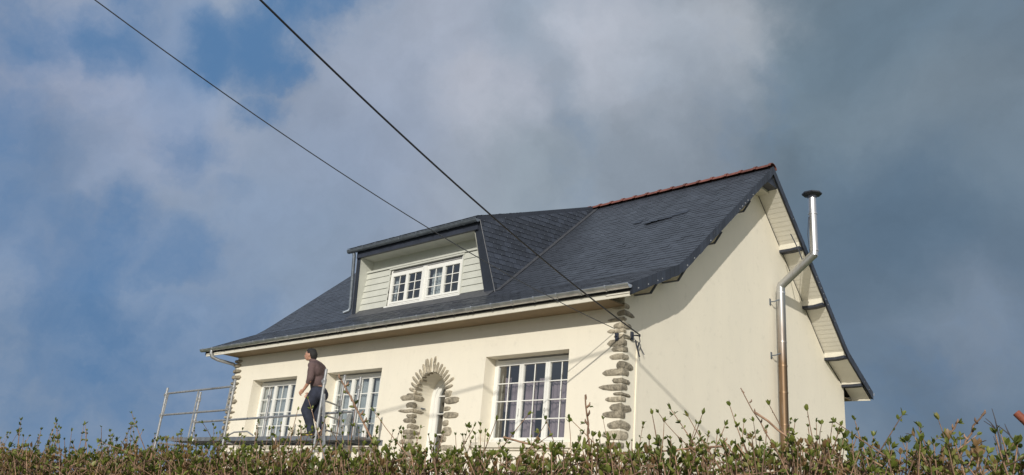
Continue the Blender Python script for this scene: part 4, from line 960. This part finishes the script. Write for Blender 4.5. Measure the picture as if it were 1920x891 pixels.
# lower body of the hedge down to the ground
for i in range(650):
    t = random.uniform(T0, T1); o = random.uniform(-.15, .4); p = hpoint(t, o); g0 = hz0(p.x, p.y)-.03; top = htop(t)-random.uniform(.1, .5)
    d = Vector((random.gauss(0, .12), random.gauss(0, .12), 1)).normalized(); shoot((p.x, p.y, g0), d, (top-g0), random.uniform(.005, .009), leafy=.35, node=.07, size=1.3, bend=.08)
special = [(2.986,-8.575,0.228,2.841,-8.617,0.411),(2.329,-8.764,0.173,2.224,-8.794,0.347),(2.541,-8.703,0.182,2.45,-8.729,0.343),(1.945,-8.875,0.22,1.905,-8.886,0.346),(5.521,-7.847,0.302,5.385,-7.886,0.415),(5.732,-7.786,0.371,5.713,-7.792,0.458),(5.874,-7.745,0.356,5.788,-7.77,0.476),(5.934,-7.728,0.318,5.849,-7.753,0.447),(5.855,-7.751,0.315,5.914,-7.734,0.458),(6.067,-7.69,0.324,6.012,-7.706,0.496),(6.215,-7.648,0.358,6.154,-7.665,0.498),(6.302,-7.622,0.333,6.276,-7.63,0.481),(5.943,-7.726,0.299,5.984,-7.714,0.425),(5.101,-7.968,0.329,5.189,-7.942,0.444),(4.879,-8.031,0.276,4.934,-8.016,0.392),(4.599,-8.112,0.265,4.39,-8.172,0.403),(4.312,-8.194,0.253,4.324,-8.191,0.476),(6.505,-7.564,0.341,6.594,-7.539,0.463),(6.354,-7.607,0.335,6.384,-7.599,0.43),(4.14,-8.244,0.276,4.002,-8.283,0.485),(4.994,-7.998,0.28,5.043,-7.984,0.418),(5.331,-7.902,0.294,5.268,-7.92,0.423),(5.19,-7.942,0.288,5.264,-7.921,0.412),(3.957,-8.296,0.239,3.972,-8.292,0.445),(6.65,-7.523,0.347,6.633,-7.528,0.436),(6.456,-7.578,0.339,6.428,-7.586,0.45)]
for a in special:
    A = Vector(a[:3]); B = Vector(a[3:]); d = B-A; A = A-d*.6; shoot(A, B-A, (B-A).length, .0032, leafy=.55, node=.036, size=.95, bend=.07)
# conspicuous bare or thick shoots
def cane(A, B, r, nodes=5, lf=.6, leafy=True):
    A = Vector(A); B = Vector(B); A = A-(B-A)*.4; pts = [A.lerp(B, k/8)+Vector((random.gauss(0, .003), random.gauss(0, .003), 0)) for k in range(9)]
    stems.tube(pts, [r*(1-.45*k/8) for k in range(9)], 7)
    for k in range(nodes):
        t = .45+.55*(k+.5)/nodes; p = A.lerp(B, t); a = random.uniform(0, 6.28); sd = Vector((math.cos(a), math.sin(a), .3))
        stems.tube([p, p+sd*r*2.2+Vector((0, 0, r*1.5)), p+sd*r*2.4+Vector((0, 0, r*3.5))], [r*.9, r*.9, r*.3], 5)
        if leafy and random.random() < lf: put_leaf(p+sd*r*2, sd, .8)
cane((4.436, -8.159, .306), (4.188, -8.23, .617), .0062, 7, .7); cane((5.47, -7.862, .31), (5.436, -7.871, .535), .0055, 5, .2)
cane((6.178, -7.658, .328), (6.051, -7.695, .566), .0032, 5, .1); cane((6.742, -7.496, .351), (6.824, -7.473, .491), .0045, 4, .1); cane((6.067, -7.69, .247), (5.982, -7.714, .379), .0032, 4, .2); cane((6.707, -7.506, .385), (6.743, -7.496, .457), .004, 3, .5)
for a in ((4.6, -8.13, .1, 4.9, -8.05, .27), (3.1, -8.56, .05, 3.25, -8.5, .22), (5.9, -7.78, .33, 5.62, -7.84, .30), (5.3, -7.95, .31, 5.75, -7.8, .22), (6.2, -7.68, .40, 6.42, -7.62, .22), (3.6, -8.42, .12, 3.9, -8.3, .25)): cane(a[:3], a[3:], .0045, 3, .5)
so = stems.build('hedge_twigs', M['twig'], hedge, smooth=True); so.matrix_parent_inverse = hedge.matrix_basis.inverted() if False else Matrix.Translation(-hedge.location)
LV = np.concatenate(LV); me = bpy.data.meshes.new('hedge_leaves'); me.from_pydata(LV.tolist(), [], LF); me.materials.append(M['leaf'])
at = me.attributes.new('rnd', 'FLOAT', 'FACE'); at.data.foreach_set('value', LR); me.polygons.foreach_set('use_smooth', [True]*len(LF)); me.update()
lo_ = bpy.data.objects.new('hedge_leaves', me); COL.objects.link(lo_); lo_.parent = hedge; lo_.matrix_parent_inverse = Matrix.Translation(-hedge.location)
# bare shrub behind the hedge on the right
bs = MB(); B0 = Vector((6.62, -6.28, 0))
def dt(*pts, r=.0035): bs.tube([Vector(p)-B0 for p in pts], [r*(1-.6*i/(len(pts)-1)) for i in range(len(pts))], 5)
gz_ = height(6.6, -6.28)
dt((6.62, -6.28, gz_), (6.605, -6.287, .3), (6.598, -6.289, .556), (6.594, -6.29, .582), (6.592, -6.290, .60), r=.006); dt((6.592, -6.29, .595), (6.588, -6.291, .64), (6.580, -6.294, .69)); dt((6.594, -6.29, .588), (6.57, -6.297, .612), (6.543, -6.305, .633)); dt((6.584, -6.293, .60), (6.57, -6.30, .625), (6.551, -6.303, .645)); 
dt((6.68, -6.27, gz_), (6.67, -6.27, .4), (6.656, -6.272, .534), (6.636, -6.278, .573), (6.61, -6.286, .60), (6.589, -6.292, .617), r=.005); dt((6.636, -6.278, .573), (6.628, -6.28, .60), (6.622, -6.281, .622)); dt((6.60, -6.289, .5), (6.58, -6.29, .54), (6.573, -6.29, .565))
for k in range(14):
    a = random.uniform(0, 6.28); b = Vector((6.64, -6.28, random.uniform(-.3, .35))); e = b+Vector((math.cos(a)*.2, math.sin(a)*.2, random.uniform(.08, .2))); dt(b, b.lerp(e, .5)+Vector((0, 0, .03)), e, r=.003)
bo = bs.build('bare_shrub', M['twig_dark'], None, smooth=True); bo.location = B0; tag(bo, 'dark leafless twiggy shrub behind the hedge at the right edge', 'shrub')
# cut red-brown branch end at the right edge
rs_ = MB(); R0 = Vector((7.02, -7.42, height(7, -7.4))); pts = [Vector((6.911, -7.447, .489)), Vector((6.935, -7.44, .46)), Vector((6.962, -7.433, .42)), Vector((7.0, -7.425, .25)), Vector((7.02, -7.42, -.2)), R0]
rs_.tube([p-R0 for p in pts], [.0125, .0135, .014, .015, .016, .018], 12); ro = rs_.build('cut_branch', M['redbark'], None, smooth='auto'); ro.location = R0; tag(ro, 'thick reddish brown cut branch end poking up at the right edge of the hedge', 'branch')

# separate loose pieces into objects of their own
def split_loose(o):
    bm = bmesh.new(); bm.from_mesh(o.data); bm.verts.ensure_lookup_table(); seen = {}; comps = []
    for v in bm.verts:
        if v.index in seen: continue
        st = [v]; seen[v.index] = len(comps); comp = []
        while st:
            q = st.pop(); comp.append(q.index)
            for e in q.link_edges:
                w_ = e.other_vert(q)
                if w_.index not in seen: seen[w_.index] = len(comps); st.append(w_)
        comps.append(comp)
    bm.free()
    if len(comps) < 2: return
    src = o.data; base = o.name.split('.')[0]
    for i in range(len(comps)):
        bm = bmesh.new(); bm.from_mesh(src); bm.verts.ensure_lookup_table()
        bmesh.ops.delete(bm, geom=[v for v in bm.verts if seen[v.index] != i], context='VERTS')
        me = bpy.data.meshes.new(base); bm.to_mesh(me); bm.free()
        for m_ in src.materials:
            if m_.name not in [x.name for x in me.materials if x]: me.materials.append(m_)
        if i == 0: o.data = me
        else: c = o.copy(); c.data = me; COL.objects.link(c)
for o in list(COL.objects):
    if o.name.split('.')[0] in ('valley_flashing_x', 'eaves_soffit', 'fascia', 'cheek_lining', 'lifted_slates', 'eaves_end', 'soffit', 'floor_slab', 'flue_stay'): split_loose(o)
for o in list(COL.objects):
    if o.name.startswith('lifted_slates'): o.name = 'lifted_slate'
